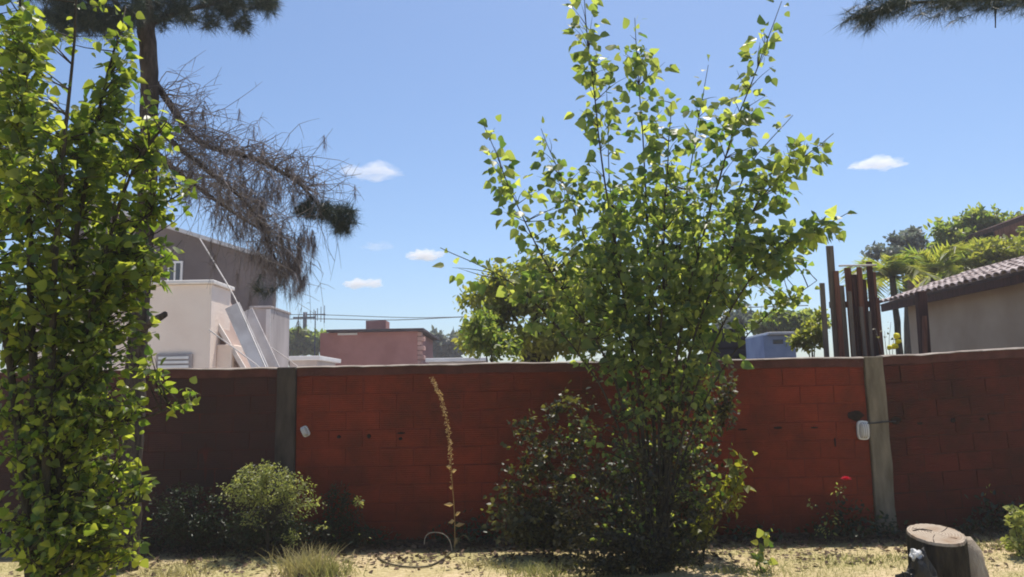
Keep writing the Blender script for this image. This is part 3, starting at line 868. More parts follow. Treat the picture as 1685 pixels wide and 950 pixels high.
def pine_left():
    D = 7.05
    base = Vector((at(222, 800, D).x, D, 0))
    root = empty('pine_tree', base, "dark leaning pine with drooping dead branches in front of the left wall", 'tree')
    trunk_pts = [base + Vector((-.03, 0, -.1)), at(217, 760, D), at(222, 620, D), at(232, 480, D), at(243, 300, D), at(246, 120, D), at(236, 0, D), at(215, -180, D), at(200, -420, D)]
    tr, tl = tube_obj('trunk', trunk_pts, 0.092, 0.072, M['pine_bark'], root, n=60, sides=12, rough=0.25)
    tube_obj('broken_branch', [at(228, 545, D), at(245, 533, D - .1), at(272, 517, D - .22)], 0.045, 0.028, M['pine_bark'], root, n=10, sides=9, rough=0.3)
    limbs = [
        [at(246, 120, D), at(275, 165, D + .1), at(330, 235, D + .2), at(420, 262, D + .3), at(490, 300, D + .35), at(525, 338, D + .4), at(572, 350, D + .4)],
        [at(244, 180, D), at(280, 230, D - .1), at(340, 280, D - .1), at(410, 340, D), at(455, 430, D)],
        [at(243, 240, D), at(300, 290, D + .3), at(370, 340, D + .5), at(430, 380, D + .5)],
        [at(240, 40, D), at(300, 20, D + .2), at(380, 0, D + .4), at(470, -10, D + .5)],
        [at(238, 20, D), at(190, 20, D - .2), at(120, -10, D - .3), at(60, -20, D - .4)],
        [at(220, -140, D), at(300, -120, D + .2), at(400, -90, D + .5)],
        [at(222, -120, D), at(120, -110, D - .3), at(20, -100, D - .5)],
        [at(205, -330, D), at(330, -300, D - .6), at(450, -280, D - 1.2)],
        [at(203, -360, D), at(60, -330, D + .6), at(-60, -300, D + 1.0)],
    ]
    lines = []
    for k, pts in enumerate(limbs):
        o, ln = tube_obj('branch', pts, 0.038 if k < 3 else 0.034, 0.008, M['pine_bark'], root, n=24, sides=7, rough=0.25)
        lines.append(ln)
    # dead hanging twigs
    V, F = [], []
    tips = []
    rs = random.Random(5)
    for k, cnt in ((0, 270), (1, 180), (2, 130)):
        ln = lines[k]
        for _ in range(cnt):
            t = rs.uniform(.12, 1.0)
            if k == 0: t = rs.uniform(.12, .72)
            p = ln[min(int(t * 23), 23)]
            out = Vector((rs.gauss(.3, .5), rs.gauss(0, .6), rs.gauss(.1, .45)))
            hang = rs.uniform(.1, .8) * (1.15 if t > .45 else .55)
            a = p + out * rs.uniform(.08, .28)
            bq = a + Vector((rs.gauss(.1, .16), rs.gauss(0, .14), -hang * .4))
            c = bq + Vector((rs.gauss(.0, .08), rs.gauss(0, .08), -hang * .55))
            if rs.random() < .3:     # a few stick straight out
                bq = a + Vector((rs.uniform(.05, .3), rs.gauss(0, .1), rs.gauss(.05, .1))); c = bq + Vector((rs.uniform(.03, .25), 0, rs.gauss(.04, .06)))
            line = smooth_line([p, a, bq, c], 8)
            tube_geo(line, [.0055 - .0042 * i / 7 for i in range(8)], 3, V, F)
            tips.append((c, (0, 0, -1))); tips.append((bq, (0, 0, -1)))
            for _ in range(3):
                q = line[rs.randrange(2, 7)]
                e = q + Vector((rs.gauss(0, .1), rs.gauss(0, .1), rs.gauss(-.08, .1)))
                tube_geo([q, q.lerp(e, .5) + Vector((0, 0, .01)), e], [.0028, .002, .0012], 3, V, F)
    o = link('dead_twigs', mesh_from('dead_twigs', V, F), M['dead'], root); o["kind"] = "stuff"
    brown = [t for t in tips if rs.random() < .05]
    # the heavy brown fringe in the lower right of the dead branches
    for (px, py, rx, ry, n) in ((400, 340, 50, 45, 30), (455, 410, 40, 40, 56), (482, 450, 22, 32, 36), (340, 290, 45, 40, 18), (500, 400, 18, 30, 22), (430, 310, 40, 30, 24)):
        for _ in range(n):
            a, q = rs.uniform(0, 6.283), math.sqrt(rs.random())
            brown.append((at(px + rx*q*math.cos(a), py + ry*q*math.sin(a), D + .2 + rs.uniform(-.3, .3)), (rs.gauss(0, .2), rs.gauss(0, .2), -1)))
    needles_mesh('dead_needles', brown, M['needle_dead'], root, n=40, length=0.16, width=0.0032, cone=.5, droop=.9)
    # living needle clumps
    green = []
    def clump(px, py, rx, ry, n, dd=0.0, ds=.25):
        for _ in range(n):
            a, q = rs.uniform(0, 6.283), math.sqrt(rs.random())
            green.append((at(px + rx*q*math.cos(a), py + ry*q*math.sin(a), D + dd + rs.uniform(-ds, ds)), (rs.gauss(.2, .6), rs.gauss(0, .5), rs.gauss(.1, .5))))
    clump(515, 346, 28, 11, 24, .35, .14); clump(545, 352, 20, 14, 16, .35, .14); clump(566, 362, 16, 20, 24, .35, .14)
    clump(290, 4, 45, 20, 36, .2); clump(268, 34, 14, 14, 10, .1); clump(310, 26, 16, 10, 10, .2); clump(385, 0, 66, 20, 60, .4); clump(345, 34, 16, 12, 10, .3); clump(398, 40, 16, 12, 12, .4); clump(432, 12, 20, 14, 12, .5); clump(372, 18, 22, 12, 14, .4); clump(446, 4, 14, 10, 6, .5)
    clump(150, 12, 85, 46, 170, -.2); clump(120, 30, 40, 25, 24, -.3); clump(195, 35, 30, 20, 18, -.2); clump(215, -40, 80, 40, 40); clump(60, -40, 70, 40, 36, -.3)
    clump(330, -110, 110, 50, 50, .3); clump(90, -120, 110, 50, 60, -.3); clump(380, -290, 120, 60, 60, -1.0, .5); clump(40, -320, 130, 60, 60, .6, .5); clump(205, -430, 90, 70, 50)
    clump(440, 470, 20, 20, 5, .1)
    needles_mesh('needles', green, M['needle'], root, n=90, length=0.14, width=0.0038, cone=.7, droop=.1)
pine_left()

def pine_right():
    D = 4.6
    bx = at(1900, 500, D + .5)
    base = Vector((bx.x, D + .5, 0))
    root = empty('pine_tree', base, "pine reaching a dark needled bough into the top right corner", 'tree')
    tube_obj('trunk', [base + Vector((0, 0, -.1)), base + Vector((.02, 0, 1.2)), base + Vector((-.03, .02, 2.6)), base + Vector((.02, 0, 4.6)), base + Vector((0, 0, 6.5))], .12, .06, M['pine_bark'], root, n=40, sides=12, rough=.25)
    D0 = D
    l1 = [Vector((base.x, base.y, at(1900, 40, D + .5).z)), at(1780, 2, D + .3), at(1660, -2, D), at(1560, 2, D - .1), at(1470, 8, D - .15), at(1418, 26, D - .15)]
    l2 = [at(1660, -12, D), at(1640, 8, D), at(1638, 46, D)]
    l3 = [at(1720, -8, D + .1), at(1690, -14, D - .2), at(1600, -22, D - .3), at(1480, -20, D - .4)]
    rs = random.Random(9)
    tufts = []
    for pts, r, cnt, dens in ((l1, .02, 30, 1), (l2, .008, 8, .3), (l3, .014, 24, 1)):
        o, ln = tube_obj('branch', pts, r, .004, M['pine_bark'], root, n=cnt, sides=6, rough=.2)
        if pts is l2: continue
        for i in range(cnt // 3, cnt):
            d = ln[min(i+1, cnt-1)] - ln[i-1]
            tufts.append((ln[i], d))
            for _ in range(5):
                tufts.append((ln[i] + Vector((rs.gauss(0, .06), rs.gauss(0, .08), rs.gauss(.0, .035))), d + Vector((rs.gauss(0, .05), 0, -.03))))
    needles_mesh('needles', tufts, M['needle'], root, n=70, length=0.115, width=0.0021, cone=.55, droop=.35)
    e = ln[-1]
    needles_mesh('needles', [(at(1412, 26, D - .15), (-1, 0, -.4))] * 3, M['needle'], root, n=60, length=0.12, width=0.002, cone=.6, droop=.1)
pine_right()

# ------------------------------------------------------------------ trees and shrubs behind the wall
def leafy(name, label, cat, Y, trunk_px, blobs, n, size, mat, group=None, lv=OVAL_V, lf=OVAL_F, trunk_r=0.08, dy=1.0, hollow=0.35, base_z=0.0, bark=None):
    """tree beyond the wall: trunk, limbs to each mass of the crown, and leaves spread through those masses"""
    root = empty(name, Vector((at(trunk_px, 600, Y).x, Y, base_z)), label, cat, group)
    base = Vector(root.location)
    rs = random.Random(len(label) * 7 + int(Y * 10))
    cx = sum(b[0] for b in blobs) / len(blobs); cy = sum(b[1] for b in blobs) / len(blobs)
    top = at(cx, cy, Y)
    bk = bark or M['bark']
    tube_obj('trunk', [base + Vector((0, 0, -.1)), base.lerp(top, .5) + Vector((rs.gauss(0, .05), 0, 0)), top], trunk_r, trunk_r * .35, bk, root, n=14, sides=8, rough=.2)
    P = []
    for (px, py, rx, ry, w) in blobs:
        c = at(px, py, Y)
        tube_obj('limb', [base.lerp(top, .55), base.lerp(top, .8).lerp(c, .4), c], trunk_r * .45, trunk_r * .12, bk, root, n=9, sides=5)
        k = int(2.2 * n * w / sum(b[4] for b in blobs))
        # several sub-clumps per mass for light and dark
        subs = []
        for _ in range(max(5, k // 90)):
            v = Vector((rs.gauss(0, 1), rs.gauss(0, 1), rs.gauss(0, 1))).normalized() * rs.uniform(hollow, 1)
            subs.append(v)
        s = 1 / ppm(Y)
        for i in range(k):
            v = rs.choice(subs) + Vector((rs.gauss(0, .2), rs.gauss(0, .2), rs.gauss(0, .17)))
            P.append((c.x + v.x * rx * s, c.y + v.y * max(rx, ry) * s * dy, max(c.z + v.z * ry * s, base_z + .05)))
    P = np.array(P)
    m = len(P)
    A = norm(RNG.normal(0, 1, (m, 3)) + np.array([0, 0, -.3]))
    N = norm(RNG.normal(0, .7, (m, 3)) + np.array([0, 0, .7]))
    X, Yv, Z = frames(A, N)
    S = size * RNG.uniform(.6, 1.3, m)
    o = link('crown' if cat == 'tree' else 'foliage', scatter('crown', lv, lf, X, Yv, Z, S, P), mat, root)
    o["kind"] = "stuff"
    return root

leafy('garden_tree', "rounded olive green tree behind the wall left of the poplar", 'tree', 12.0, 880,
      [(815, 490, 52, 55, 3), (870, 470, 60, 50, 3), (945, 480, 60, 55, 3), (800, 560, 40, 40, 2), (900, 560, 80, 40, 3), (980, 520, 40, 60, 2)], 5200, .11, M['leaf_olive'], trunk_r=.11)
leafy('garden_bush', "darker green bush at the left foot of the olive tree behind the wall", 'bush', 11.0, 800,
      [(790, 555, 30, 40, 2), (830, 570, 30, 35, 1)], 1100, .09, M['leaf_far'], trunk_r=.04)
leafy('far_tree', "low far tree beside the utility pole", 'tree', 55, 490, [(480, 565, 30, 22, 1), (510, 560, 28, 20, 1), (450, 572, 20, 16, 1)], 1600, .5, M['leaf_far'], group='far trees', trunk_r=.25)
leafy('far_tree', "grey green far tree just right of the far brick house", 'tree', 60, 725, [(720, 568, 22, 22, 1), (745, 572, 20, 25, 1)], 1500, .5, M['leaf_grey'], group='far trees', trunk_r=.25)
leafy('far_tree', "far bare-looking grey tree behind the dark sheet box", 'tree', 40, 1215, [(1215, 525, 28, 18, 1), (1195, 545, 24, 18, 1)], 1200, .3, M['leaf_grey'], group='far trees', trunk_r=.15)
leafy('far_tree', "green tree top behind the blue shed", 'tree', 30, 1280, [(1260, 530, 28, 20, 1), (1300, 528, 34, 18, 1), (1335, 530, 30, 20, 1)], 2000, .25, M['leaf_far'], group='far trees', trunk_r=.2)
leafy('garden_bush', "yellowish bush between the blue shed and the upright boards", 'bush', 11.5, 1330, [(1325, 560, 24, 22, 1), (1345, 545, 14, 28, 1)], 700, .09, M['leaf_olive'], trunk_r=.03)
leafy('far_tree', "pale feathery grey tree above the palm fronds", 'tree', 32, 1490, [(1492, 395, 24, 20, 1), (1470, 420, 36, 22, 1), (1515, 415, 30, 22, 1)], 1500, .22, M['leaf_grey'], trunk_r=.2, group='far trees')
leafy('far_tree', "dense dark green tree rising behind the tiled roof", 'tree', 26, 1590, [(1570, 395, 36, 34, 2), (1610, 380, 40, 32, 2), (1650, 375, 30, 26, 1), (1560, 440, 40, 36, 2), (1620, 420, 50, 34, 2)], 5200, .22, M['leaf_far'], trunk_r=.25, group='far trees')
leafy('far_tree', "sunlit yellow green tree above the tiled roof at the right edge", 'tree', 19, 1655, [(1655, 415, 45, 24, 2), (1690, 410, 30, 30, 1), (1620, 432, 24, 18, 1)], 2400, .14, M['leaf_olive'], trunk_r=.12, group='far trees')

def palm(px, py, Y, label, n=16, L=1.1):
    c = at(px, py, Y)
    root = empty('palm_plant', (c.x, c.y, 0), label, 'plant', 'palms behind the boards')
    tube_obj('stem', [Vector((c.x, c.y, -.1)), Vector((c.x + .03, c.y, c.z * .5)), c], .09, .07, M['bark'], root, n=12, sides=8, rough=.3)
    rs = random.Random(int(px))
    for k in range(n):
        a = 2 * math.pi * k / n + rs.uniform(-.2, .2)
        el = rs.uniform(.2, 1.15)
        d = Vector((math.cos(a) * math.cos(el), math.sin(a) * math.cos(el), math.sin(el)))
        l = L * rs.uniform(.75, 1.15)
        line = [c + d * l * t + Vector((0, 0, -.55 * l * t * t)) for t in [i / 8 for i in range(9)]]
        # frond: rachis with paired leaflets
        P, A = [], []
        for i in range(1, 9):
            tdir = (line[i] - line[i-1]).normalized()
            side = tdir.cross(Vector((0, 0, 1))).normalized()
            for u in (0, .33, .66):
                q = line[i-1].lerp(line[i], u)
                for s in (-1, 1):
                    P.append(q); A.append(side * s * .8 + tdir * .8 + Vector((0, 0, rs.uniform(-.4, .1))))
        P = np.array([tuple(v) for v in P]); A = np.array([tuple(v) for v in A])
        X, Yv, Z = frames(A, np.tile([0, 0.1, 1.0], (len(P), 1)))
        S = np.stack([np.full(len(P), .075), l * .33 * np.ones(len(P)), np.ones(len(P))], 1)
        link('frond', scatter('frond', TRI_V, TRI_F, X, Yv, Z, S, P), M['leaf_olive'] if k % 3 else M['leaf_far'], root)
palm(1468, 455, 19.0, "pale green palm plant directly right of the upright boards", 18, 1.5)
palm(1535, 450, 20.0, "broad palm plant standing behind the slim brown post", 18, 1.7)
palm(1600, 435, 21.5, "palm plant leaning over the tiled roof edge", 14, 1.5)

# ------------------------------------------------------------------ buildings on the left
def px_box(name, x0, x1, ytop, Y, depth, mat, p=None, zb=0.0, bevel=0.0):
    a, b = at(x0, ytop, Y), at(x1, ytop, Y)
    return box_obj(name, (a.x, Y, zb), (b.x, Y + depth, (a.z + b.z) / 2), mat, p, bevel)

def cream_house():
    Y = 13.0
    a, b = at(20, 470, Y), at(349, 463, Y)
    ztop = b.z
    root = empty('cream_building', ((a.x + b.x) / 2, Y + 2, 0), "cream rendered flat roofed building behind the wall at left", 'building')
    xm = at(236, 500, Y).x
    box_obj('wall', (xm, Y, 0), (b.x, Y + .9, ztop - .05), M['cream'], root, .01)
    box_obj('wall', (a.x, Y + .4, 0), (xm - .01, Y + 3.4, at(100, 498, Y + .4).z), M['cream'], root, .01)
    box_obj('roof_cap', (xm - .03, Y - .06, ztop - .045), (b.x + .05, Y + .95, ztop + .02), M['cream_cap'], root, .01)
    p0, p1 = at(258, 610, Y), at(318, 582, Y)
    w = box_obj('window', (p0.x, Y - .05, p0.z - .3), (p1.x, Y - .003, p1.z), M['grey_light'], root, .008)
    for k in range(7):
        z = p1.z - .07 - k * .075
        o = box_obj('slat', (p0.x + .05, Y - .075, z - .022), (p1.x - .05, Y - .052, z + .022), M['white_metal'])
        parent(o, w)
    # lower annex on the right
    q0, q1 = at(350, 567, Y + .3), at(381, 567, Y + .3)
    box_obj('annex', (b.x + .004, Y + .3, 0), (q1.x, Y + .9, q1.z), M['cream'], root, .01)
cream_house()

def lean_to():
    Y = 14.2
    root = empty('leaning_sheet', (at(400, 600, Y).x, Y, 0), "brown sheet sloping down from the cream building with a painted lit edge", 'panel')
    p0, p1 = at(345, 481, Y), at(425, 612, Y)
    d = (p1 - p0); k = p1.z / max(-d.z, 1e-3)
    p2 = p1 + d * k * .98
    slab_obj('sheet', p0.lerp(p2, 0), p2, (0, 1.6, 0), (.05, 0, .03), M['brown_panel'], root)
    slab_obj('lit_edge_strip', p0 + Vector((.03, -.83, .03)), p2 + Vector((.03, -.83, .03)), (0, .04, 0), (.06, 0, .04), M['white_board'], root)  # white strip painted in as the sheet's sunlit edge
    prism_obj('side_wall', [(p0.x + .02, 0.0), (p0.x + .02, p0.z - .1), (p2.x - .1, 0.02)], Y - .75, Y - .7, M['brown_panel'], root)
lean_to()

def leaning_board(px0, py0, px1, py1, Y, w, label, mat):
    p0, p1 = at(px0, py0, Y), at(px1, py1, Y - .3)
    d = p1 - p0
    p2 = p0 + d * (p0.z / -d.z)
    dn = (p2 - p0).normalized()
    wv = Vector((1, 0, 0)); wv = (wv - dn * wv.dot(dn)).normalized()
    o = slab_obj('leaning_board', p0, p2, wv * w, dn.cross(wv) * .03, mat, None, .004)
    tag(o, label, 'board', 'boards leaning on the sheet')
leaning_board(382, 503, 428, 606, 13.2, .26, "short white board leaning behind the wall nearest the cream building", M['white_board'])
leaning_board(405, 512, 448, 606, 13.6, .24, "longer white board leaning beside the pale grey block", M['white_board'])

def grey_house():
    Y = 22.0
    a, b = at(120, 420, Y), at(428, 420, Y)
    root = empty('grey_house', ((a.x + b.x) / 2, Y + 3, 0), "dark grey rendered house with sloping zinc roof behind the pine", 'building')
    zl, zr = at(265, 372, Y).z, at(428, 425, Y).z
    sl = (zr - zl) / (at(428, 425, Y).x - at(265, 372, Y).x)
    zA = zr - sl * (b.x - a.x)
    prism_obj('wall', [(a.x, 0), (b.x, 0), (b.x, zr), (a.x, zA)], Y, Y + 1.6, M['grey_render'], root)
    d = Vector((b.x - a.x, 0, zr - zA)).normalized()
    slab_obj('roof', Vector((a.x - .2, Y + .7, zA + .06)) - d * .2, Vector((b.x, Y + .7, zr + .08)) + d * .35, (0, 2.0, 0), Vector((-d.z, 0, d.x)) * .1, M['zinc'], root)
    p0, p1 = at(276, 466, Y), at(302, 430, Y)
    w = box_obj('window', (p0.x, Y - .06, p0.z), (p1.x, Y - .002, p1.z), M['white_metal'], root, .01)
    xm = (p0.x + p1.x) / 2
    for x0, x1 in ((p0.x + .06, xm - .03), (xm + .03, p1.x - .06)):
        o = box_obj('pane', (x0, Y - .072, p0.z + .07), (x1, Y - .062, p1.z - .07), M['dark_glass']); parent(o, w)
grey_house()

def grey_block():
    Y = 16.5
    a, b = at(414, 508, Y), at(446, 508, Y)
    root = empty('block_tower', ((a.x + b.x) / 2, Y, 0), "narrow pale grey block tower right of the leaning boards", 'building')
    box_obj('wall', (a.x, Y, 0), (b.x, Y + 1.4, a.z), M['grey_light'], root, .01)
    box_obj('cap', (a.x - .04, Y - .04, a.z + .002), (b.x + .02, Y + 1.45, a.z + .05), M['grey_light'], root, .008)
    box_obj('corner_strip', (b.x - .1, Y - .02, 0), (b.x - .002, Y - .001, a.z - .02), M['cream_cap'], root)
grey_block()

def strand(label, pts, r, mat, cat='wire', group=None):
    o, _ = tube_obj('wire', pts, r, r, mat, None, n=20, sides=5)
    tag(o, label, cat, group)
strand("thin guy wire slanting down past the grey house", [at(329, 393, 13.9), at(378, 475, 12.9), at(400, 520, 12.5), at(446, 625, 11.6)], .011, M['wire_light'])
strand("pale wire slanting below the leaning sheet", [at(344, 543, 12.9), at(385, 573, 12.4), at(416, 596, 12.0), at(440, 616, 11.8)], .011, M['wire_light'])
strand("short wire running down beside the low white roof", [at(446, 572, 16), at(475, 592, 15.5), at(500, 612, 15)], .012, M['wire_light'])

# ------------------------------------------------------------------ far middle: brick house, roofs, pole and lines
def far_brick():
    Y = 26.0
    a, b = at(527, 545, Y), at(699, 541, Y)
    root = empty('brick_house', ((a.x + b.x) / 2, Y, 0), "low reddish brick house with dark flat eave and chimney block", 'building')
    zt = b.z
    box_obj('wall', (a.x, Y, 0), (b.x - .25, Y + 5, zt - .09), M['far_brick'], root)
    box_obj('eave', (at(540, 541, Y).x, Y - .3, zt - .085), (b.x, Y + 5.2, zt), M['dark_eave'], root, .01)
    c0, c1 = at(602, 528, Y + 1), at(635, 540, Y + 1)
    ch = box_obj('chimney', (c0.x, Y + 1, zt + .002), (c1.x, Y + 1.8, c0.z), M['far_brick'], root)
    w0, w1 = at(556, 551, Y), at(588, 546, Y)
    box_obj('window', (w0.x, Y - .04, w0.z - .02), (w1.x, Y - .001, w1.z - .04), M['white_metal'], root, .005)
    for k in range(9):                                      # toothed brick end, sunlit tone painted in
        z0 = zt - .1 - (k + 1) * .16
        box_obj('brick', (b.x - .248, Y - .02, z0 + .01), (b.x - (.02 if k % 2 else .12), Y + .4, z0 + .15), M['far_brick_l'], root, .008)
far_brick()

def flat_roof(x0, x1, y0, y1, Y, label, mat=None):
    a, b = at(x0, y0, Y), at(x1, y1, Y)
    zt = at((x0 + x1) / 2, y0, Y).z
    t = (y1 - y0) / ppm(Y)
    root = empty('low_shed', ((a.x + b.x) / 2, Y + 1, 0), label, 'shed', 'low sheds behind the wall')
    box_obj('wall', (a.x + .1, Y + .15, 0), (b.x - .1, Y + 2.2, zt - t - .004), M['grey_light'], root)
    box_obj('roof', (a.x, Y, zt - t), (b.x, Y + 2.5, zt), mat or M['white_metal'], root, .01)
flat_roof(468, 526, 586, 593, 20, "low shed with white roof edge left of the brick house")
flat_roof(700, 800, 589, 595, 24, "low white roofed shed just right of the brick house")

def utility_pole():
    Y = 60
    p = at(502, 514, Y)
    root = empty('utility_pole', (p.x, Y, 0), "distant utility pole above the low trees", 'pole')
    tube_obj('shaft', [Vector((p.x, Y, -.2)), Vector((p.x, Y, p.z * .5)), Vector((p.x, Y, p.z))], .2, .16, M['pole'], root, n=8, sides=8)
    box_obj('crossarm', (p.x - .9, Y - .2, p.z - .5), (p.x + .9, Y - .08, p.z - .38), M['pole'], root)
utility_pole()

def antenna():
    Y = 30
    p = at(519, 512, Y)
    root = empty('roof_antenna', (p.x, Y, 0), "thin television antenna mast beside the utility pole", 'antenna')
    tube_obj('mast', [Vector((p.x, Y, -.1)), Vector((p.x, Y, p.z * .6)), p], .03, .02, M['pole'], root, n=8, sides=6)
    box_obj('boom', (p.x - .35, Y - .02, p.z - .16), (p.x + .4, Y + .02, p.z - .12), M['pole'], root)
    for k in range(6):
        x = p.x - .33 + k * .14
        h = .1 + .05 * k
        box_obj('element', (x - .012, Y - .035, p.z - .14 - h), (x + .012, Y - .022, p.z - .14 + h), M['pole'], root)
antenna()
strand("lower power line crossing behind the brick house", [at(300, 530, 60), at(502, 525, 60), at(640, 527, 60), at(760, 522, 60), at(1000, 512, 60)], .035, M['wire'], group='power lines')
strand("upper faint power line above the brick house", [at(300, 522, 62), at(502, 518, 62), at(700, 523, 62), at(900, 515, 62)], .03, M['wire'], group='power lines')
strand("power line stretching past the right side of the poplar", [at(1120, 504, 45), at(1220, 506, 45), at(1330, 503, 45)], .03, M['wire'], group='power lines')

# ------------------------------------------------------------------ right of the poplar, beyond the wall
def dark_shed():
    Y = 9.4
    a, b = at(1172, 545, Y), at(1226, 541, Y)
    root = empty('dark_crate', ((a.x + b.x) / 2, Y, 0), "dark sheet clad box half hidden by the poplar above the wall", 'box')
    box_obj('body', (a.x, Y, 0), (b.x, Y + .5, a.z), M['dark_box'], root, .01)
    box_obj('lid', (a.x - .02, Y - .02, a.z + .002), (b.x + .02, Y + .52, a.z + .03), M['dark_box'], root, .006)
    for k in range(4):
        z = a.z - .06 - k * .11
        box_obj('board', (a.x + .01, Y - .014, z - .045), (b.x - .01, Y - .001, z + .045), M['dark_box'], root, .004)
dark_shed()

def blue_shed():
    Y = 22
    a, b = at(1256, 553, Y), at(1308, 550, Y)
    root = empty('blue_shed', ((a.x + b.x) / 2, Y, 0), "small blue walled shed with pale roof above the wall", 'shed')
    box_obj('wall', (a.x, Y, 0), (b.x, Y + 2, b.z - .02), M['blue'], root)
    box_obj('roof', (a.x + .1, Y - .2, b.z - .015), (b.x + .2, Y + 2.2, b.z + .06), M['zinc'], root, .01)
    w0, w1 = at(1272, 566, Y), at(1288, 559, Y)
    box_obj('window', (w0.x, Y - .03, w0.z), (w1.x, Y - .001, w1.z), M['dark_glass'], root)
blue_shed()

def boards():
    Y = 9.6
    root = empty('board_screen', (at(1400, 580, Y).x, Y, 0), "screen of uneven upright old boards standing above the wall", 'fence')
    specs = [(1349, 1356, 466, 2, 0.0), (1360, 1370, 405, 2, .05), (1372, 1379, 446, 1, 0), (1382, 1388, 470, 2, .03), (1390, 1399, 441, 1, .06), (1402, 1409, 452, 3, 0), (1410, 1417, 440, 1, -.03),
             (1418, 1424, 460, 3, .04), (1426, 1434, 431, 3, .01), (1435, 1440, 448, 1, .05), (1414, 1419, 505, 2, -.06), (1428, 1432, 512, 2, -.06), (1441, 1446, 490, 1, .02), (1395, 1400, 480, 2, -.05)]
    rs = random.Random(3)
    for x0, x1, yt, k, dy in specs:
        a, b = at(x0, yt, Y + dy), at(x1, yt, Y + dy)
        w = (b.x - a.x) * 1.22
        xc = (a.x + b.x) / 2
        lean = rs.uniform(-.03, .03)
        slab_obj('board', (xc + lean, Y + dy, 0), (xc, Y + dy, a.z), (w * .97, 0, 0), (0, .022, 0), M['board%d' % k], root, .003)
    a, b = at(1380, 437, Y - .03), at(1442, 438, Y - .03)
    box_obj('rail', (a.x, Y - .05, a.z - .016), (b.x, Y - .02, a.z + .006), M['white_board'], root, .004)
    a, b = at(1372, 500, Y - .03), at(1446, 500, Y - .03)
    box_obj('rail', (a.x, Y + .09, a.z - .04), (b.x, Y + .12, a.z + .04), M['board3'], root, .004)
boards()

def slim_post():
    Y = 10.5
    a, b = at(1506, 480, Y), at(1521, 480, Y)
    root = empty('wooden_post', ((a.x + b.x) / 2, Y, 0), "slim dark brown wooden post in front of the beige house wall", 'post')
    slab_obj('shaft', ((a.x + b.x) / 2 - .03, Y, 0), ((a.x + b.x) / 2 + .01, Y, a.z), (b.x - a.x, 0, 0), (0, .1, 0), M['board3'], root, .008)
    slab_obj('brace', (a.x + .01, Y - .09, a.z - .9), (a.x + .05, Y - .09, a.z - .35), (.05, 0, 0), (0, .05, 0), M['board1'], root, .005)
slim_post()

def tiled_house():
    """its long eave runs away from the viewer along the left side of the house"""
    YF = 16.5
    far = at(1447, 503, YF)
    xe, ze = far.x, far.z
    yn, yf = 7.9, YF
    root = empty('tiled_house', (xe + 2, 12, 0), "beige house with long low clay tile roof at the right", 'building')
    box_obj('wall', (xe + .38, yn + .3, 0), (xe + 6, yf - .45, ze - .02), M['beige'], root)
    box_obj('fascia', (xe + .03, yn, ze - .14), (xe + .07, yf, ze - .005), M['board3'], root)
    box_obj('soffit', (xe + .071, yn, ze - .05), (xe + .379, yf, ze - .03), M['board1'], root)
    pitch = math.radians(17.5)
    dn = Vector((math.cos(pitch), 0, math.sin(pitch))); up = Vector((-dn.z, 0, dn.x))
    LR = 2.3
    e0 = Vector((xe, 0, ze))
    slab_obj('roof_deck', e0 + dn * .02 + Vector((0, (yn + yf) / 2, 0)) + up * .0, e0 + dn * LR + Vector((0, (yn + yf) / 2, 0)), (0, yf - yn, 0), up * .03, M['dark_eave'], root)
    V, F = [], []
    n = 6
    for k in range(2):
        rr = .10 if k == 0 else .085
        for s in range(n + 1):
            a = math.pi * s / n
            V.append((k * .42, math.cos(a) * rr, math.sin(a) * rr * .75 - k * .02 + .03))
    for s in range(n): F.append((s, s + 1, n + 2 + s, n + 1 + s))
    m2 = len(V)
    for k in range(2):
        rr = .08 if k == 0 else .068
        for s in range(n + 1):
            a = math.pi * s / n
            V.append((k * .42, math.cos(a) * rr, math.sin(a) * rr * .75 - k * .02 + .03))
    for s in range(n):
        F.append((m2 + s + 1, m2 + s, m2 + n + 1 + s, m2 + n + 2 + s))
        F.append((s + 1, s, m2 + s, m2 + s + 1))
    me = mesh_from('tile', V, F); me.materials.append(M['tile'])
    rot = Matrix(((dn.x, 0, up.x), (0, 1, 0), (dn.z, 0, up.z))).to_4x4()
    rs = random.Random(2)
    rows = int((yf - yn) / .205)
    for r in range(rows):
        for k in range(6):
            o = bpy.data.objects.new('tile', me); COL.objects.link(o)
            p = e0 + dn * (k * .37 - .07) + up * (.015 + rs.uniform(0, .012)) + Vector((rs.uniform(-.012, .012), yn + .1 + r * .205, 0))
            o.matrix_basis = Matrix.Translation(p) @ rot @ Matrix.Rotation(rs.uniform(-.04, .04), 4, 'Z')
            parent(o, root)
tiled_house()

def upper_house():
    Y = 24
    a, b = at(1626, 380, Y), at(1760, 330, Y)
    root = empty('upper_house', ((a.x + b.x) / 2, Y + 2, 0), "dark brown roof corner showing above the trees at the right edge", 'building')
    prism_obj('wall', [(a.x + .4, 0), (b.x, 0), (b.x, b.z - .2), (a.x + .4, a.z - .1)], Y + .3, Y + 6, M['board1'], root)
    d = (b - a); d.y = 0; dn = d.normalized(); up = Vector((-dn.z, 0, dn.x))
    slab_obj('roof', a + Vector((0, 3, 0)), b + Vector((0, 3, 0)), (0, 6.4, 0), up * .14, M['board3'], root)
    slab_obj('barge_board', a + Vector((0, -.24, 0)) - up * .17, b + Vector((0, -.24, 0)) - up * .17, (0, .04, 0), up * .2, M['board1'], root)
upper_house()

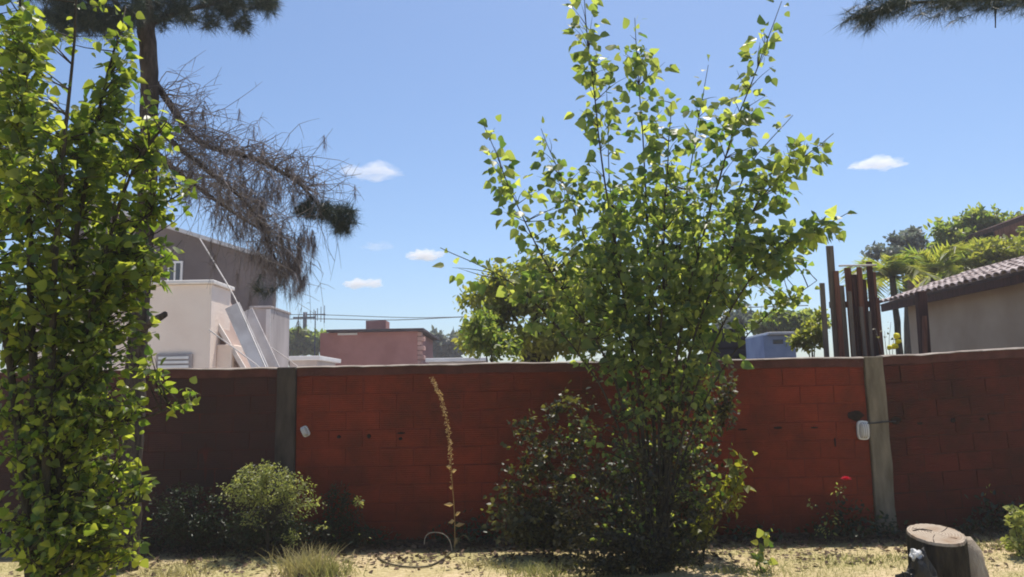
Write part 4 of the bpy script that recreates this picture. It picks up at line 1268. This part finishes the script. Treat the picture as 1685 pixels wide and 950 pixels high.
def wall_weed():
    Y = 8.75
    T = Plant()
    b = Vector((at(1462, 575, Y).x, Y, 0))
    for (x, y) in ((1440, 540), (1465, 530), (1475, 552), (1455, 545)):
        ln = T.stem([b, b + Vector((0, 0, 1.2)), at((x + 1460) / 2, 575, Y), at(x, y, Y)], .006, .002, 14)
        T.stem_leaves(ln, .8, 16, .05)
    r = grow(T, 'wall_weed', "thin dry weed with yellow flowers on top of the wall by the right post", 'plant', M['leaf_low'], M['dead'], b)
    for (x, y, s) in ((1475, 553, .035), (1464, 572, .03), (1472, 570, .035), (1478, 562, .03)):
        bm = bmesh.new()
        bmesh.ops.create_icosphere(bm, subdivisions=2, radius=s)
        c = at(x, y, Y - .03)
        for v in bm.verts:
            v.co *= 1 + .4 * noise.noise(v.co * 40 + c); v.co += c
        link('flower', bm_mesh('flower', bm), M['yellow'], r)
wall_weed()

# ------------------------------------------------------------------ plants in the bed along the wall
def bush(name, label, px, py_base, Y, stems, blobs, size, mat, lv=OVAL_V, lf=OVAL_F, nleaf=8, single=0, cat='shrub', r=.006, per=14, petal=None, rmax=.3, group=None, bark=None):
    b = Vector((at(px, py_base, Y).x, Y, ground_z(at(px, py_base, Y).x, Y)))
    T = Plant()
    for pts in stems:
        w = [b + Vector((random.uniform(-.04, .04), random.uniform(-.04, .04), -.04))] + [at(x, y, Y + random.uniform(-.08, .08)) for x, y in pts]
        ln = T.stem(w, r, r * .3, 16, .006)
        T.stem_leaves(ln, .45, per, size)
    if blobs:
        T.fill([(q[0], q[1], q[2], q[3], Y + (q[4] - blobs[0][4]), q[5], q[6]) for q in blobs], rmax, size, nleaf, r * .35, .2)
    return grow(T, name, label, cat, mat, bark or M['bark'], b, lv, lf, single=single, sides=5, group=group), T

sh, ST = bush('shrub', "rounded pale green shrub with sunlit top against the wall", 440, 890, 7.5,
     [[(430, 830), (400, 785)], [(440, 830), (435, 770)], [(450, 830), (480, 790)], [(445, 840), (510, 800)], [(435, 840), (380, 800)]],
     [(440, 795, 62, 34, 6.95, .35, 170), (405, 805, 35, 26, 6.9, .2, 50), (490, 800, 30, 22, 6.9, .2, 36), (440, 775, 40, 20, 6.95, .2, 60), (405, 850, 12, 30, 6.8, .08, 14), (505, 828, 36, 24, 6.95, .2, 46), (375, 815, 26, 24, 6.95, .2, 34)],
     .032, M['leaf_shrub'], nleaf=9)
# white florets scattered over that shrub
P = np.array([tuple(v) for v in ST.P]); k = RNG.choice(len(P), 130, replace=False); P = P[k] + RNG.normal(0, .015, (130, 3)) + np.array([0, -.01, .015])
X, Yv, Z = frames(RNG.normal(0, 1, (130, 3)), RNG.normal(0, .4, (130, 3)) + np.array([0, -.4, 1]))
o = link('florets', scatter('florets', OVAL_V, OVAL_F, X, Yv, Z, RNG.uniform(.012, .024, 130), P), M['white_petal'], sh); o["kind"] = "stuff"

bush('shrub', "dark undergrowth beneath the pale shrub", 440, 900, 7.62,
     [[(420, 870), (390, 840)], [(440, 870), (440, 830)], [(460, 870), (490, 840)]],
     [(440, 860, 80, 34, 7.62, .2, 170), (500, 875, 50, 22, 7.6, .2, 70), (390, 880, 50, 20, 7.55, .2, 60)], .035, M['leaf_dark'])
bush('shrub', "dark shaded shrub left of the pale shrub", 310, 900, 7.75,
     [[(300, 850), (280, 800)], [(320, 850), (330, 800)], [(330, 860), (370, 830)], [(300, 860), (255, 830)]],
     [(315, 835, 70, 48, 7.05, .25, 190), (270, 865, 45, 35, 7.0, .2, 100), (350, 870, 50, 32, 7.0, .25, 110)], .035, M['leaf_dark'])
bush('shrub', "low dark shrub between the pale shrub and the seed stalk", 555, 890, 7.9,
     [[(560, 850), (570, 800)], [(550, 860), (545, 810)], [(570, 870), (600, 850)]], [(558, 835, 34, 44, 7.2, .12, 120), (530, 870, 50, 20, 7.2, .12, 80), (610, 878, 60, 14, 7.2, .12, 80)], .035, M['leaf_dark'])
bush('weed', "small pale weed sprig in front of the dark low shrub", 590, 905, 7.55, [[(592, 870), (588, 815)], [(600, 890), (606, 878)]], [(592, 828, 9, 12, 7.0, .03, 5)], .035, M['leaf_shrub'], cat='weed', r=.003, per=8)
bush('weed', "white tipped weed sprigs at the foot of the pale shrub", 480, 905, 7.3, [[(482, 890), (500, 862)], [(478, 890), (468, 868)], [(490, 890), (535, 866)], [(495, 880), (520, 824)]],
     [(480, 880, 22, 14, 6.75, .06, 14), (530, 866, 10, 6, 6.75, .03, 4), (512, 825, 14, 6, 6.75, .03, 5)], .03, M['leaf_shrub'], cat='weed', r=.003, per=8)

def seed_stalk():
    Y = 7.65
    b = Vector((at(748, 900, Y).x, Y, 0))
    root = empty('seed_stalk', b, "tall leaning golden seed stalk in front of the red wall", 'plant')
    o, ln = tube_obj('stem', [b + Vector((0, 0, -.05)), at(748, 850, Y), at(743, 780, Y), at(739, 720, Y - .02), at(727, 660, Y + .02), at(710, 621, Y)], .005, .002, M['stalk'], root, n=40, sides=6)
    P, A = [], []
    for i in range(14, 39):
        q0, q1 = ln[i], ln[i+1]
        cnt = int((20 if i > 17 else 5) * random.uniform(.4, 1.3))
        for _ in range(cnt):
            q = q0.lerp(q1, random.random())
            a = Vector((random.gauss(0, 1), random.gauss(0, 1), random.gauss(-.2, .6))).normalized()
            P.append(q + a * random.uniform(.003, .018)); A.append(a)
    P = np.array([tuple(v) for v in P]); A = np.array([tuple(v) for v in A])
    X, Yv, Z = frames(A, RNG.normal(0, 1, (len(P), 3)))
    o = link('seeds', scatter('seeds', OVAL_V, OVAL_F, X, Yv, Z, RNG.uniform(.012, .024, len(P)), P), M['seed'], root); o["kind"] = "stuff"
    # dry leaves low on the stem, two small capsules
    for (x, y, dx, l) in ((738, 772, -1, .05), (748, 776, 1, .07), (738, 830, -1, .10), (760, 846, 1, .08), (735, 858, -1, .07), (765, 866, 1, .11), (738, 800, -1, .04)):
        p = at(x, y, Y - .02); st = min(ln, key=lambda q: (q - p).length)
        d = Vector((dx * .8, random.uniform(-.7, .3), random.uniform(-.5, .5))).normalized()
        V = [st, st + d * l * .4 + Vector((0, 0, .022)), st + d * l * .4 - Vector((0, 0, .022)), st + d * l, st + d * l * .5 + Vector((0, -.012, 0))]
        link('dry_leaf', mesh_from('dry_leaf', V, [(0, 2, 4), (0, 4, 1), (1, 4, 3), (4, 2, 3)]), M['seed'], root)
    # arching dry basal leaves
    rs = random.Random(4)
    for k in range(7):
        a = rs.uniform(0, 6.283); l = rs.uniform(.08, .2); h = rs.uniform(.05, .14)
        d = Vector((math.cos(a), math.sin(a) * .6, 0)); sd = Vector((-d.y, d.x, 0))
        V, F = [], []
        for i in range(7):
            t = i / 6
            c = b + Vector((0, 0, .03)) + d * l * t + Vector((0, 0, h * math.sin(math.pi * min(1, t * .85)) ))
            w = .014 * (1 - t ** 2) + .001
            V += [c - sd * w, c + sd * w]
        for i in range(6): F.append((2*i, 2*i+1, 2*i+3, 2*i+2))
        link('basal_leaf', mesh_from('basal_leaf', V, F), M['grass'] if k % 3 else M['seed'], root)
seed_stalk()

hoop, _ = tube_obj('wire_hoop', [at(698, 896, 7.6), at(700, 884, 7.6), at(708, 877, 7.6), at(724, 877, 7.58), at(736, 884, 7.55), at(742, 896, 7.55), at(744, 912, 7.55)], .0042, .0042, M['log'], n=26, sides=6)
tag(hoop, "thin pale hoop arching out of the soil beside the seed stalk", 'hoop')
def gpt(px, py, dz=.012):
    p = on_ground(px, py)
    return Vector((p.x, p.y, ground_z(p.x, p.y) + dz))
hz, _ = tube_obj('garden_hose', [gpt(622, 922), gpt(640, 932), gpt(668, 937), gpt(700, 936), gpt(722, 928), gpt(735, 918), gpt(742, 910)], .008, .008, M['hose'], n=36, sides=8)
tag(hz, "dark hose lying in a shallow curve on the dry ground", 'hose')

# thicket under and around the poplar
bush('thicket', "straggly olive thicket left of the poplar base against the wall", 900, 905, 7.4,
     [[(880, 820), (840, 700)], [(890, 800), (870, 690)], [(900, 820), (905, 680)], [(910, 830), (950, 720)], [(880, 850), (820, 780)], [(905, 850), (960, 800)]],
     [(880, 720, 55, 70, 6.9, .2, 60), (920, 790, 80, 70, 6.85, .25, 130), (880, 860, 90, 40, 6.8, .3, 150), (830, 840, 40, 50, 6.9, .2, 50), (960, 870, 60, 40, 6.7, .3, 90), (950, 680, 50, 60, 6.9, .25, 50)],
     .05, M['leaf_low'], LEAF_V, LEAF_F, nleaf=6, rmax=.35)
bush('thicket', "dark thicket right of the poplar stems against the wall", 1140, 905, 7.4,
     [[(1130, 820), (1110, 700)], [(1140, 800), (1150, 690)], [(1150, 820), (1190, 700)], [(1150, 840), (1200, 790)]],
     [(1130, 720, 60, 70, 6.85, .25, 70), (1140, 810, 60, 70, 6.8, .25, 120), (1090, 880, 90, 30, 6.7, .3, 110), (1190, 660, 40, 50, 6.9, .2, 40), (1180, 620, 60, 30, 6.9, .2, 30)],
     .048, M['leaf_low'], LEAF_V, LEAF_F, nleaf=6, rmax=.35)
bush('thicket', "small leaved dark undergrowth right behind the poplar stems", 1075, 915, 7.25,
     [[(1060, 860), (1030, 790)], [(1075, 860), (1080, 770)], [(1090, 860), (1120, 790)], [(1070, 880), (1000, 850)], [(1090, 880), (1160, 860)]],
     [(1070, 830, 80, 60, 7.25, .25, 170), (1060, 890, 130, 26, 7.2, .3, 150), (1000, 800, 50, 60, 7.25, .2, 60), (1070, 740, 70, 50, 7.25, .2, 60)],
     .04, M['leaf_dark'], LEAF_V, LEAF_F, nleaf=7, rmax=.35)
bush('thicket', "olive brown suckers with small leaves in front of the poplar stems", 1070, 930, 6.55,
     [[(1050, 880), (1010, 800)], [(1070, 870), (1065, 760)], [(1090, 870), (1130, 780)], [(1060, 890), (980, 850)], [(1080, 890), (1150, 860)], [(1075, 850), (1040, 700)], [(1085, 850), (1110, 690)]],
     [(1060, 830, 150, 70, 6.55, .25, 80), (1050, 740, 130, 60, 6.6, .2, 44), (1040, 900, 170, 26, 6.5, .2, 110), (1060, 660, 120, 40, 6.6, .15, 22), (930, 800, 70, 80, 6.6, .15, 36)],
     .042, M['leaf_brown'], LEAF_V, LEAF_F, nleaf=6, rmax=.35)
bush('yellow_shoot', "yellow green leafy shoot lit at the right of the poplar base", 1150, 925, 6.9,
     [[(1180, 850), (1215, 790), (1243, 742)], [(1170, 870), (1190, 800), (1205, 722)], [(1165, 880), (1190, 840), (1222, 835)]],
     [(1190, 820, 34, 36, 6.4, .1, 18), (1222, 775, 22, 26, 6.4, .06, 9), (1165, 860, 24, 24, 6.4, .1, 10)], .075, M['leaf_yellow'], LEAF_V, LEAF_F, nleaf=5, per=9, cat='shoot')
bush('ground_plant', "low leafy ground plants at the foot of the poplar", 1060, 945, 6.6,
     [[(1040, 930), (1010, 915)], [(1060, 925), (1070, 905)], [(1080, 930), (1120, 912)], [(1030, 940), (960, 925)]],
     [(1060, 925, 110, 22, 6.15, .25, 130), (960, 935, 60, 18, 6.1, .2, 50)], .045, M['leaf_low'], nleaf=6, cat='plant')
bush('seedling', "bright green seedling standing in the grass left of the post", 1250, 945, 6.55, [[(1250, 915), (1268, 868)], [(1248, 925), (1240, 905)]],
     [(1262, 890, 12, 16, 6.1, .03, 3), (1250, 918, 16, 8, 6.1, .04, 4)], .075, M['leaf'], LEAF_V, LEAF_F, nleaf=4, per=10, cat='plant', r=.004)
bush('edge_plant', "green leafy plant at the right edge beyond the stump", 1678, 905, 6.9, [[(1670, 870), (1662, 832)], [(1685, 860), (1690, 830)], [(1690, 880), (1710, 850)]],
     [(1680, 858, 24, 26, 6.5, .15, 36), (1675, 890, 26, 14, 6.5, .15, 24), (1710, 870, 20, 30, 6.5, .15, 20)], .05, M['leaf_shrub'], LEAF_V, LEAF_F, nleaf=6, cat='plant')

def rose():
    Y = 7.7
    (r, T) = bush('rose_bush', "rose bush with one red bloom left of the right post", 1372, 890, Y, [[(1375, 850), (1380, 815), (1390, 795)], [(1365, 860), (1345, 835), (1328, 822)]],
         [(1382, 806, 12, 14, Y, .04, 6), (1330, 827, 9, 7, Y, .03, 3), (1360, 860, 30, 24, Y, .1, 12)], .045, M['leaf_shrub'], cat='shrub', per=4, nleaf=3, r=.004)
    c = at(1392, 790, Y - .02)
    P, A, N = [], [], []
    for k in range(22):
        a = k * 2.4; t = k / 22
        d = Vector((math.cos(a) * (.25 + t), math.sin(a) * (.25 + t), 1.1 - t))
        P.append(c); A.append(d); N.append(Vector((-math.cos(a), -math.sin(a), .6)))
    P, A, N = [np.array([tuple(v) for v in q]) for q in (P, A, N)]
    X, Yv, Z = frames(A, N)
    link('bloom', scatter('bloom', LEAF_V, LEAF_F, X, Yv, Z, np.linspace(.04, .065, 22), P), M['rose'], r)
rose()
bush('weed', "pale two leaf sprig in the dark corner right of the post", 1622, 890, 7.8, [[(1622, 850), (1624, 808)]], [(1624, 805, 5, 4, 7.2, .02, 2)], .04, M['leaf_shrub'], cat='weed', r=.003, per=3, nleaf=2)

# ------------------------------------------------------------------ stump, log and crumpled bag
def stump():
    Y = 5.1
    c = at(1540, 879, Y)
    base = Vector((c.x, Y, ground_z(c.x, Y)))
    root = empty('tree_stump', base, "sawn tree stump with pale flat top at the lower right", 'stump')
    rad = 43 / ppm(Y)
    seg, V, F = 84, [], []
    tilt = .20                                       # sawn face slopes toward the house
    levels = [(-.08, 1.16), (.04, 1.11), (.11, 1.06), (.18, 1.03), (.26, 1.01), (.34, 1.0), (.40, .99), (.46, .985), (None, .97), ('in', .945)]
    for z, k in levels:
        for s in range(seg):
            a = 2 * math.pi * s / seg
            r = rad * k * (1 + .05 * noise.noise(Vector((math.cos(a) * 1.4, math.sin(a) * 1.4, 3))) + (.05 * noise.noise(Vector((math.cos(a) * 9, math.sin(a) * 9, (z if isinstance(z, float) else .5) * 2)))) + .03 * noise.noise(Vector((math.cos(a) * 22, math.sin(a) * 22, (z if isinstance(z, float) else .5) * 5))))
            x, y = r * math.cos(a), r * math.sin(a)
            zz = base.z + z if isinstance(z, float) else c.z + tilt * y + (.004 if z == 'in' else -.012)
            V.append((c.x + x, Y + y, zz))
    nl = len(levels)
    for i in range(nl - 2):
        for s in range(seg):
            F.append((i*seg+s, i*seg+(s+1) % seg, (i+1)*seg+(s+1) % seg, (i+1)*seg+s))
    link('bark', mesh_from('bark', V[:(nl-1)*seg], F), M['stump_bark'], root, smooth=True)
    # sawn top
    VT = V[(nl-2)*seg:]
    FT = [(s, (s+1) % seg, seg + (s+1) % seg, seg + s) for s in range(seg)]
    for k, q in enumerate((.7, .4, .12)):
        for s in range(seg):
            v = VT[seg + s]
            x, y = (v[0] - c.x) * q, (v[1] - Y) * q
            VT.append((c.x + x, Y + y, c.z + tilt * y + .004 + .004 * noise.noise(Vector((x * 30, y * 30, 0)))))
        o0 = seg + k * seg
        for s in range(seg): FT.append((o0+s, o0+(s+1) % seg, o0+seg+(s+1) % seg, o0+seg+s))
    FT.append(tuple(len(VT) - seg + s for s in range(seg)))
    me = mesh_from('sawn_top', VT, FT)
    link('sawn_top', me, stump_top_mat(c.x + .01, Y + .01), root, smooth=False)
    cr, _ = tube_obj('crack', [Vector((c.x - .12, Y + .05, c.z + tilt*.05 + .004)), Vector((c.x - .05, Y + .07, c.z + tilt*.07 + .004)), Vector((c.x - .0, Y + .04, c.z + tilt*.04 + .004))], .006, .004, M['hole'], root, n=10, sides=5)
    for k, (a0, l0) in enumerate(((.4, .9), (2.2, .8), (3.9, .95), (5.3, .7))):   # drying splits
        q = [Vector((c.x + rad * t * math.cos(a0 + .25 * t), Y + rad * t * math.sin(a0 + .25 * t), c.z + tilt * rad * t * math.sin(a0 + .25 * t) + .003)) for t in (.15, .4, .65, l0)]
        tube_obj('crack', q, .0022, .0035, M['hole'], root, n=10, sides=5)
    # half round log leaning on the right side
    r2 = empty('split_log', (c.x + rad * 1.15, Y + .1, base.z), "pale split log leaning against the right side of the stump", 'log')
    p0 = at(1606, 985, Y + .02); p1 = at(1589, 884, Y + .12)
    p0 = Vector((p0.x + .02, p0.y, base.z - .03))
    tube_obj('log', [p0, p0.lerp(p1, .35) + Vector((.02, 0, 0)), p0.lerp(p1, .75) + Vector((.015, 0, 0)), p1], .085, .05, M['log'], r2, n=14, sides=14, rough=.18,
             radii=[.085, .09, .092, .09, .088, .086, .084, .08, .077, .073, .068, .06, .048, .03])
stump()

def bag():
    Y = 4.85
    c = at(1514, 940, Y)
    base = Vector((c.x, Y, 0))
    root = empty('crumpled_bag', base, "dark crumpled plastic heap with pale top in front of the stump", 'bag')
    zt = at(1514, 922, Y).z
    def lump(name, center, sx, sy, sz, mat, seed, sub=4, amp=.35):
        bm = bmesh.new()
        bmesh.ops.create_icosphere(bm, subdivisions=sub, radius=1)
        for v in bm.verts:
            q = v.co * 1.6 + Vector((seed, 0, 0))
            k = 1 + amp * noise.noise(q) + amp * .7 * abs(noise.noise(q * 2.4)) - amp * .25 + .12 * noise.noise(q * 6)
            v.co = Vector((v.co.x * sx * k, v.co.y * sy * k, v.co.z * sz * k)) + center
            v.co.z = max(v.co.z, -.02)
        return link(name, bm_mesh(name, bm), mat, root)
    lump('sack', Vector((c.x, Y, zt * .45)), .125, .12, zt * .62, M['bag'], 3)
    lump('pale_scrap', Vector((c.x - .02, Y - .01, zt + .035)), .04, .036, .036, M['paper'], 9, 3, .6)
bag()

# ------------------------------------------------------------------ grass, tuft, litter
def grass_field():
    n = 64000
    x = RNG.uniform(-4.8, 5.8, n); y = RNG.uniform(5.5, 7.9, n)
    gx = np.array([noise.noise(Vector((a * 1.1, b * 1.1, 2.0))) for a, b in zip(x, y)])
    bare = (x < -0.05) & (x > -1.7)
    keep = (RNG.random(n) < np.clip(.55 + gx * 1.1, .1, 1)) & (~bare | (RNG.random(n) < .22)) & (RNG.random(n) < np.clip((8.0 - y) / .5, 0, 1))
    x, y, gx = x[keep], y[keep], gx[keep]
    z = np.array([ground_z(a, b) for a, b in zip(x, y)])
    P = np.stack([x, y, z - .004], 1)
    m = len(P)
    A = RNG.normal(0, .55, (m, 3)); A[:, 2] = np.abs(A[:, 2]) * .6 + .45
    X, Yv, Z = frames(A, RNG.normal(0, 1, (m, 3)))
    L = RNG.uniform(.018, .055, m)
    S = np.stack([RNG.uniform(.003, .006, m), L, L], 1)
    g = x > .9
    for sel, mt, nm, lb in ((~g, 'grass', 'dry_grass', "short straw coloured dry grass on the ground at left"), (g, 'grass_green', 'lawn_grass', "short olive and straw lawn grass around the stump")):
        o = link(nm, scatter(nm, TRI_V, TRI_F, X[sel], Yv[sel], Z[sel], S[sel], P[sel]), M[mt])
        tag(o, lb, 'grass', kind='stuff')
grass_field()

def tuft(px, py, w, n, hmin, hmax, label, mat, lean=.35):
    c = on_ground(px, py)
    root_z = ground_z(c.x, c.y)
    P = np.stack([c.x + RNG.normal(0, w, n), c.y + RNG.normal(0, w * .6, n), np.full(n, root_z - .01)], 1)
    L = RNG.uniform(hmin, hmax, n)
    V, F = [], []
    A = norm(np.stack([RNG.normal(0, lean, n), RNG.normal(0, lean, n), np.ones(n)], 1))
    SD = norm(np.stack([RNG.normal(0, 1, n), RNG.normal(0, .3, n), np.zeros(n)], 1))
    Vs = []
    for k, t in enumerate((0, .4, .75, 1.0)):
        ctr = P + A * (L * t)[:, None] + np.stack([A[:, 0], A[:, 1], -np.ones(n) * .35], 1) * (L * t * t * .55)[:, None]
        wd = .0032 * (1 - t ** 1.5) + .0004
        Vs.append(ctr - SD * wd); Vs.append(ctr + SD * wd)
    V = np.stack(Vs, 1).reshape(-1, 3)
    base = (np.arange(n) * 8)[:, None, None]
    q = np.array([(0, 1, 3, 2), (2, 3, 5, 4), (4, 5, 7, 6)])
    F = (q[None] + base).reshape(-1, 4)
    o = link('grass_tuft', mesh_np('grass_tuft', V, F), mat)
    tag(o, label, 'grass', 'grass tufts', 'stuff')
tuft(505, 948, .12, 420, .16, .36, "tall yellow grass tuft below the pale shrub", M['grass'])
tuft(545, 950, .12, 200, .1, .26, "yellow green grass tuft right of the tallest tuft", M['grass_green'])
tuft(880, 945, .16, 260, .06, .16, "short green grass tuft left of the poplar base", M['grass_green'])
tuft(800, 932, .14, 160, .04, .11, "sparse dry tuft beside the seed stalk", M['grass'])
tuft(1225, 942, .16, 200, .05, .12, "grass tuft around the seedling", M['grass_green'])
tuft(1440, 925, .25, 240, .04, .09, "thin grass fringe left of the stump", M['grass_green'])
tuft(300, 945, .2, 200, .06, .16, "sunlit grass tuft below the dark shrub", M['grass'])
tuft(1640, 905, .2, 260, .04, .09, "grass fringe right of the stump", M['grass_green'])

def litter():
    n = 6500
    x = RNG.uniform(-4.5, 5.4, n); y = RNG.uniform(6.5, 8.18, n)
    keep = RNG.random(n) < np.clip((y - 6.3) / 1.4, .16, 1) ** 1.5
    x, y = x[keep], y[keep]
    P = np.stack([x, y, np.array([ground_z(a, b) for a, b in zip(x, y)]) + RNG.uniform(.004, .02, len(x))], 1)
    m = len(P)
    A = RNG.normal(0, 1, (m, 3)); A[:, 2] *= .25
    N = RNG.normal(0, .35, (m, 3)) + np.array([0, 0, 1])
    X, Yv, Z = frames(A, N)
    o = link('leaf_litter', scatter('leaf_litter', LEAF_V, LEAF_F, X, Yv, Z, RNG.uniform(.02, .06, m), P), M['litter'])
    tag(o, "brown fallen leaves on the shaded soil along the wall", 'leaf litter', kind='stuff')
litter()

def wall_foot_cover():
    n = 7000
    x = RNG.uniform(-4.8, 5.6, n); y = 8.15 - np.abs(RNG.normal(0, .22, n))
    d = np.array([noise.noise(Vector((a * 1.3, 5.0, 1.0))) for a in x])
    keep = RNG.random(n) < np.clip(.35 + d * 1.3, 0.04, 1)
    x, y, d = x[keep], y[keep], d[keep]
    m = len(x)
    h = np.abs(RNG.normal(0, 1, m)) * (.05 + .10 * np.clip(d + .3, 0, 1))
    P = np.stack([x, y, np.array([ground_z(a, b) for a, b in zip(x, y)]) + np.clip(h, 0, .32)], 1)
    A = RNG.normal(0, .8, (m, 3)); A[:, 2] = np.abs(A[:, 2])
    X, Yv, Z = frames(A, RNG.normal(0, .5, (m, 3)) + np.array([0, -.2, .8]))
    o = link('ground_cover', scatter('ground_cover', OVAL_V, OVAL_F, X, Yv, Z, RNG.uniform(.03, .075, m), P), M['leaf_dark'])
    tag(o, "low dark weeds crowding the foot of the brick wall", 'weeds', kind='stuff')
wall_foot_cover()

def haze():
    o = box_obj('haze', (-110, -6, -1.0), (110, 75, 9.5), None)
    m = bpy.data.materials.new('haze'); m.use_nodes = True
    N, L = m.node_tree.nodes, m.node_tree.links
    for q in list(N):
        if q.type != 'OUTPUT_MATERIAL': N.remove(q)
    v = N.new("ShaderNodeVolumePrincipled")
    v.inputs["Color"].default_value = (0.97, 0.95, 1.0, 1)
    v.inputs["Density"].default_value = 0.0017
    v.inputs["Anisotropy"].default_value = 0.3
    L.new(v.outputs[0], N["Material Output"].inputs["Volume"])
    o.data.materials.append(m)
    o["kind"] = "stuff"
haze()

# ------------------------------------------------------------------ clouds
def cloud_mat(dens):
    m = bpy.data.materials.new('cloud'); m.use_nodes = True
    N, L = m.node_tree.nodes, m.node_tree.links
    for x in list(N):
        if x.type != 'OUTPUT_MATERIAL': N.remove(x)
    v = N.new("ShaderNodeVolumePrincipled")
    v.inputs["Color"].default_value = (1, 1, 1, 1)
    v.inputs["Density"].default_value = dens
    v.inputs["Anisotropy"].default_value = 0.35
    L.new(v.outputs[0], N["Material Output"].inputs["Volume"])
    return m

def cloud(px, py, w, h, label, dens, seed):
    Y = 1500
    c = at(px, py, Y)
    s = 1 / ppm(Y)
    bm = bmesh.new()
    bmesh.ops.create_icosphere(bm, subdivisions=5, radius=1)
    for v in bm.verts:
        q = v.co * 1.3 + Vector((seed * 3.1, seed, 0))
        k = .72 + .6 * noise.noise(q) + .45 * noise.noise(q * 2.3) + .25 * noise.noise(q * 5)
        k = max(k, .15)
        z = v.co.z * h * s * .5 * k
        if z < 0: z *= .6
        v.co = Vector((v.co.x * w * s * .5 * (.75 + .35 * k), v.co.y * w * s * .35 * k, z)) + c
    o = link('cloud', bm_mesh('cloud', bm), cloud_mat(dens), smooth=True)
    tag(o, label, 'cloud', 'small white clouds')
cloud(613, 286, 104, 40, "largest small white cloud left of the poplar", .014, 1)
cloud(698, 422, 62, 28, "bright small cloud just left of the lowest poplar branch", .06, 2)
cloud(597, 468, 66, 20, "lowest thin white cloud above the brick house", .06, 3)
cloud(620, 407, 56, 22, "faint wisp of cloud between the larger clouds", .008, 4)
cloud(1442, 272, 96, 26, "thin white cloud right of the poplar", .03, 5)
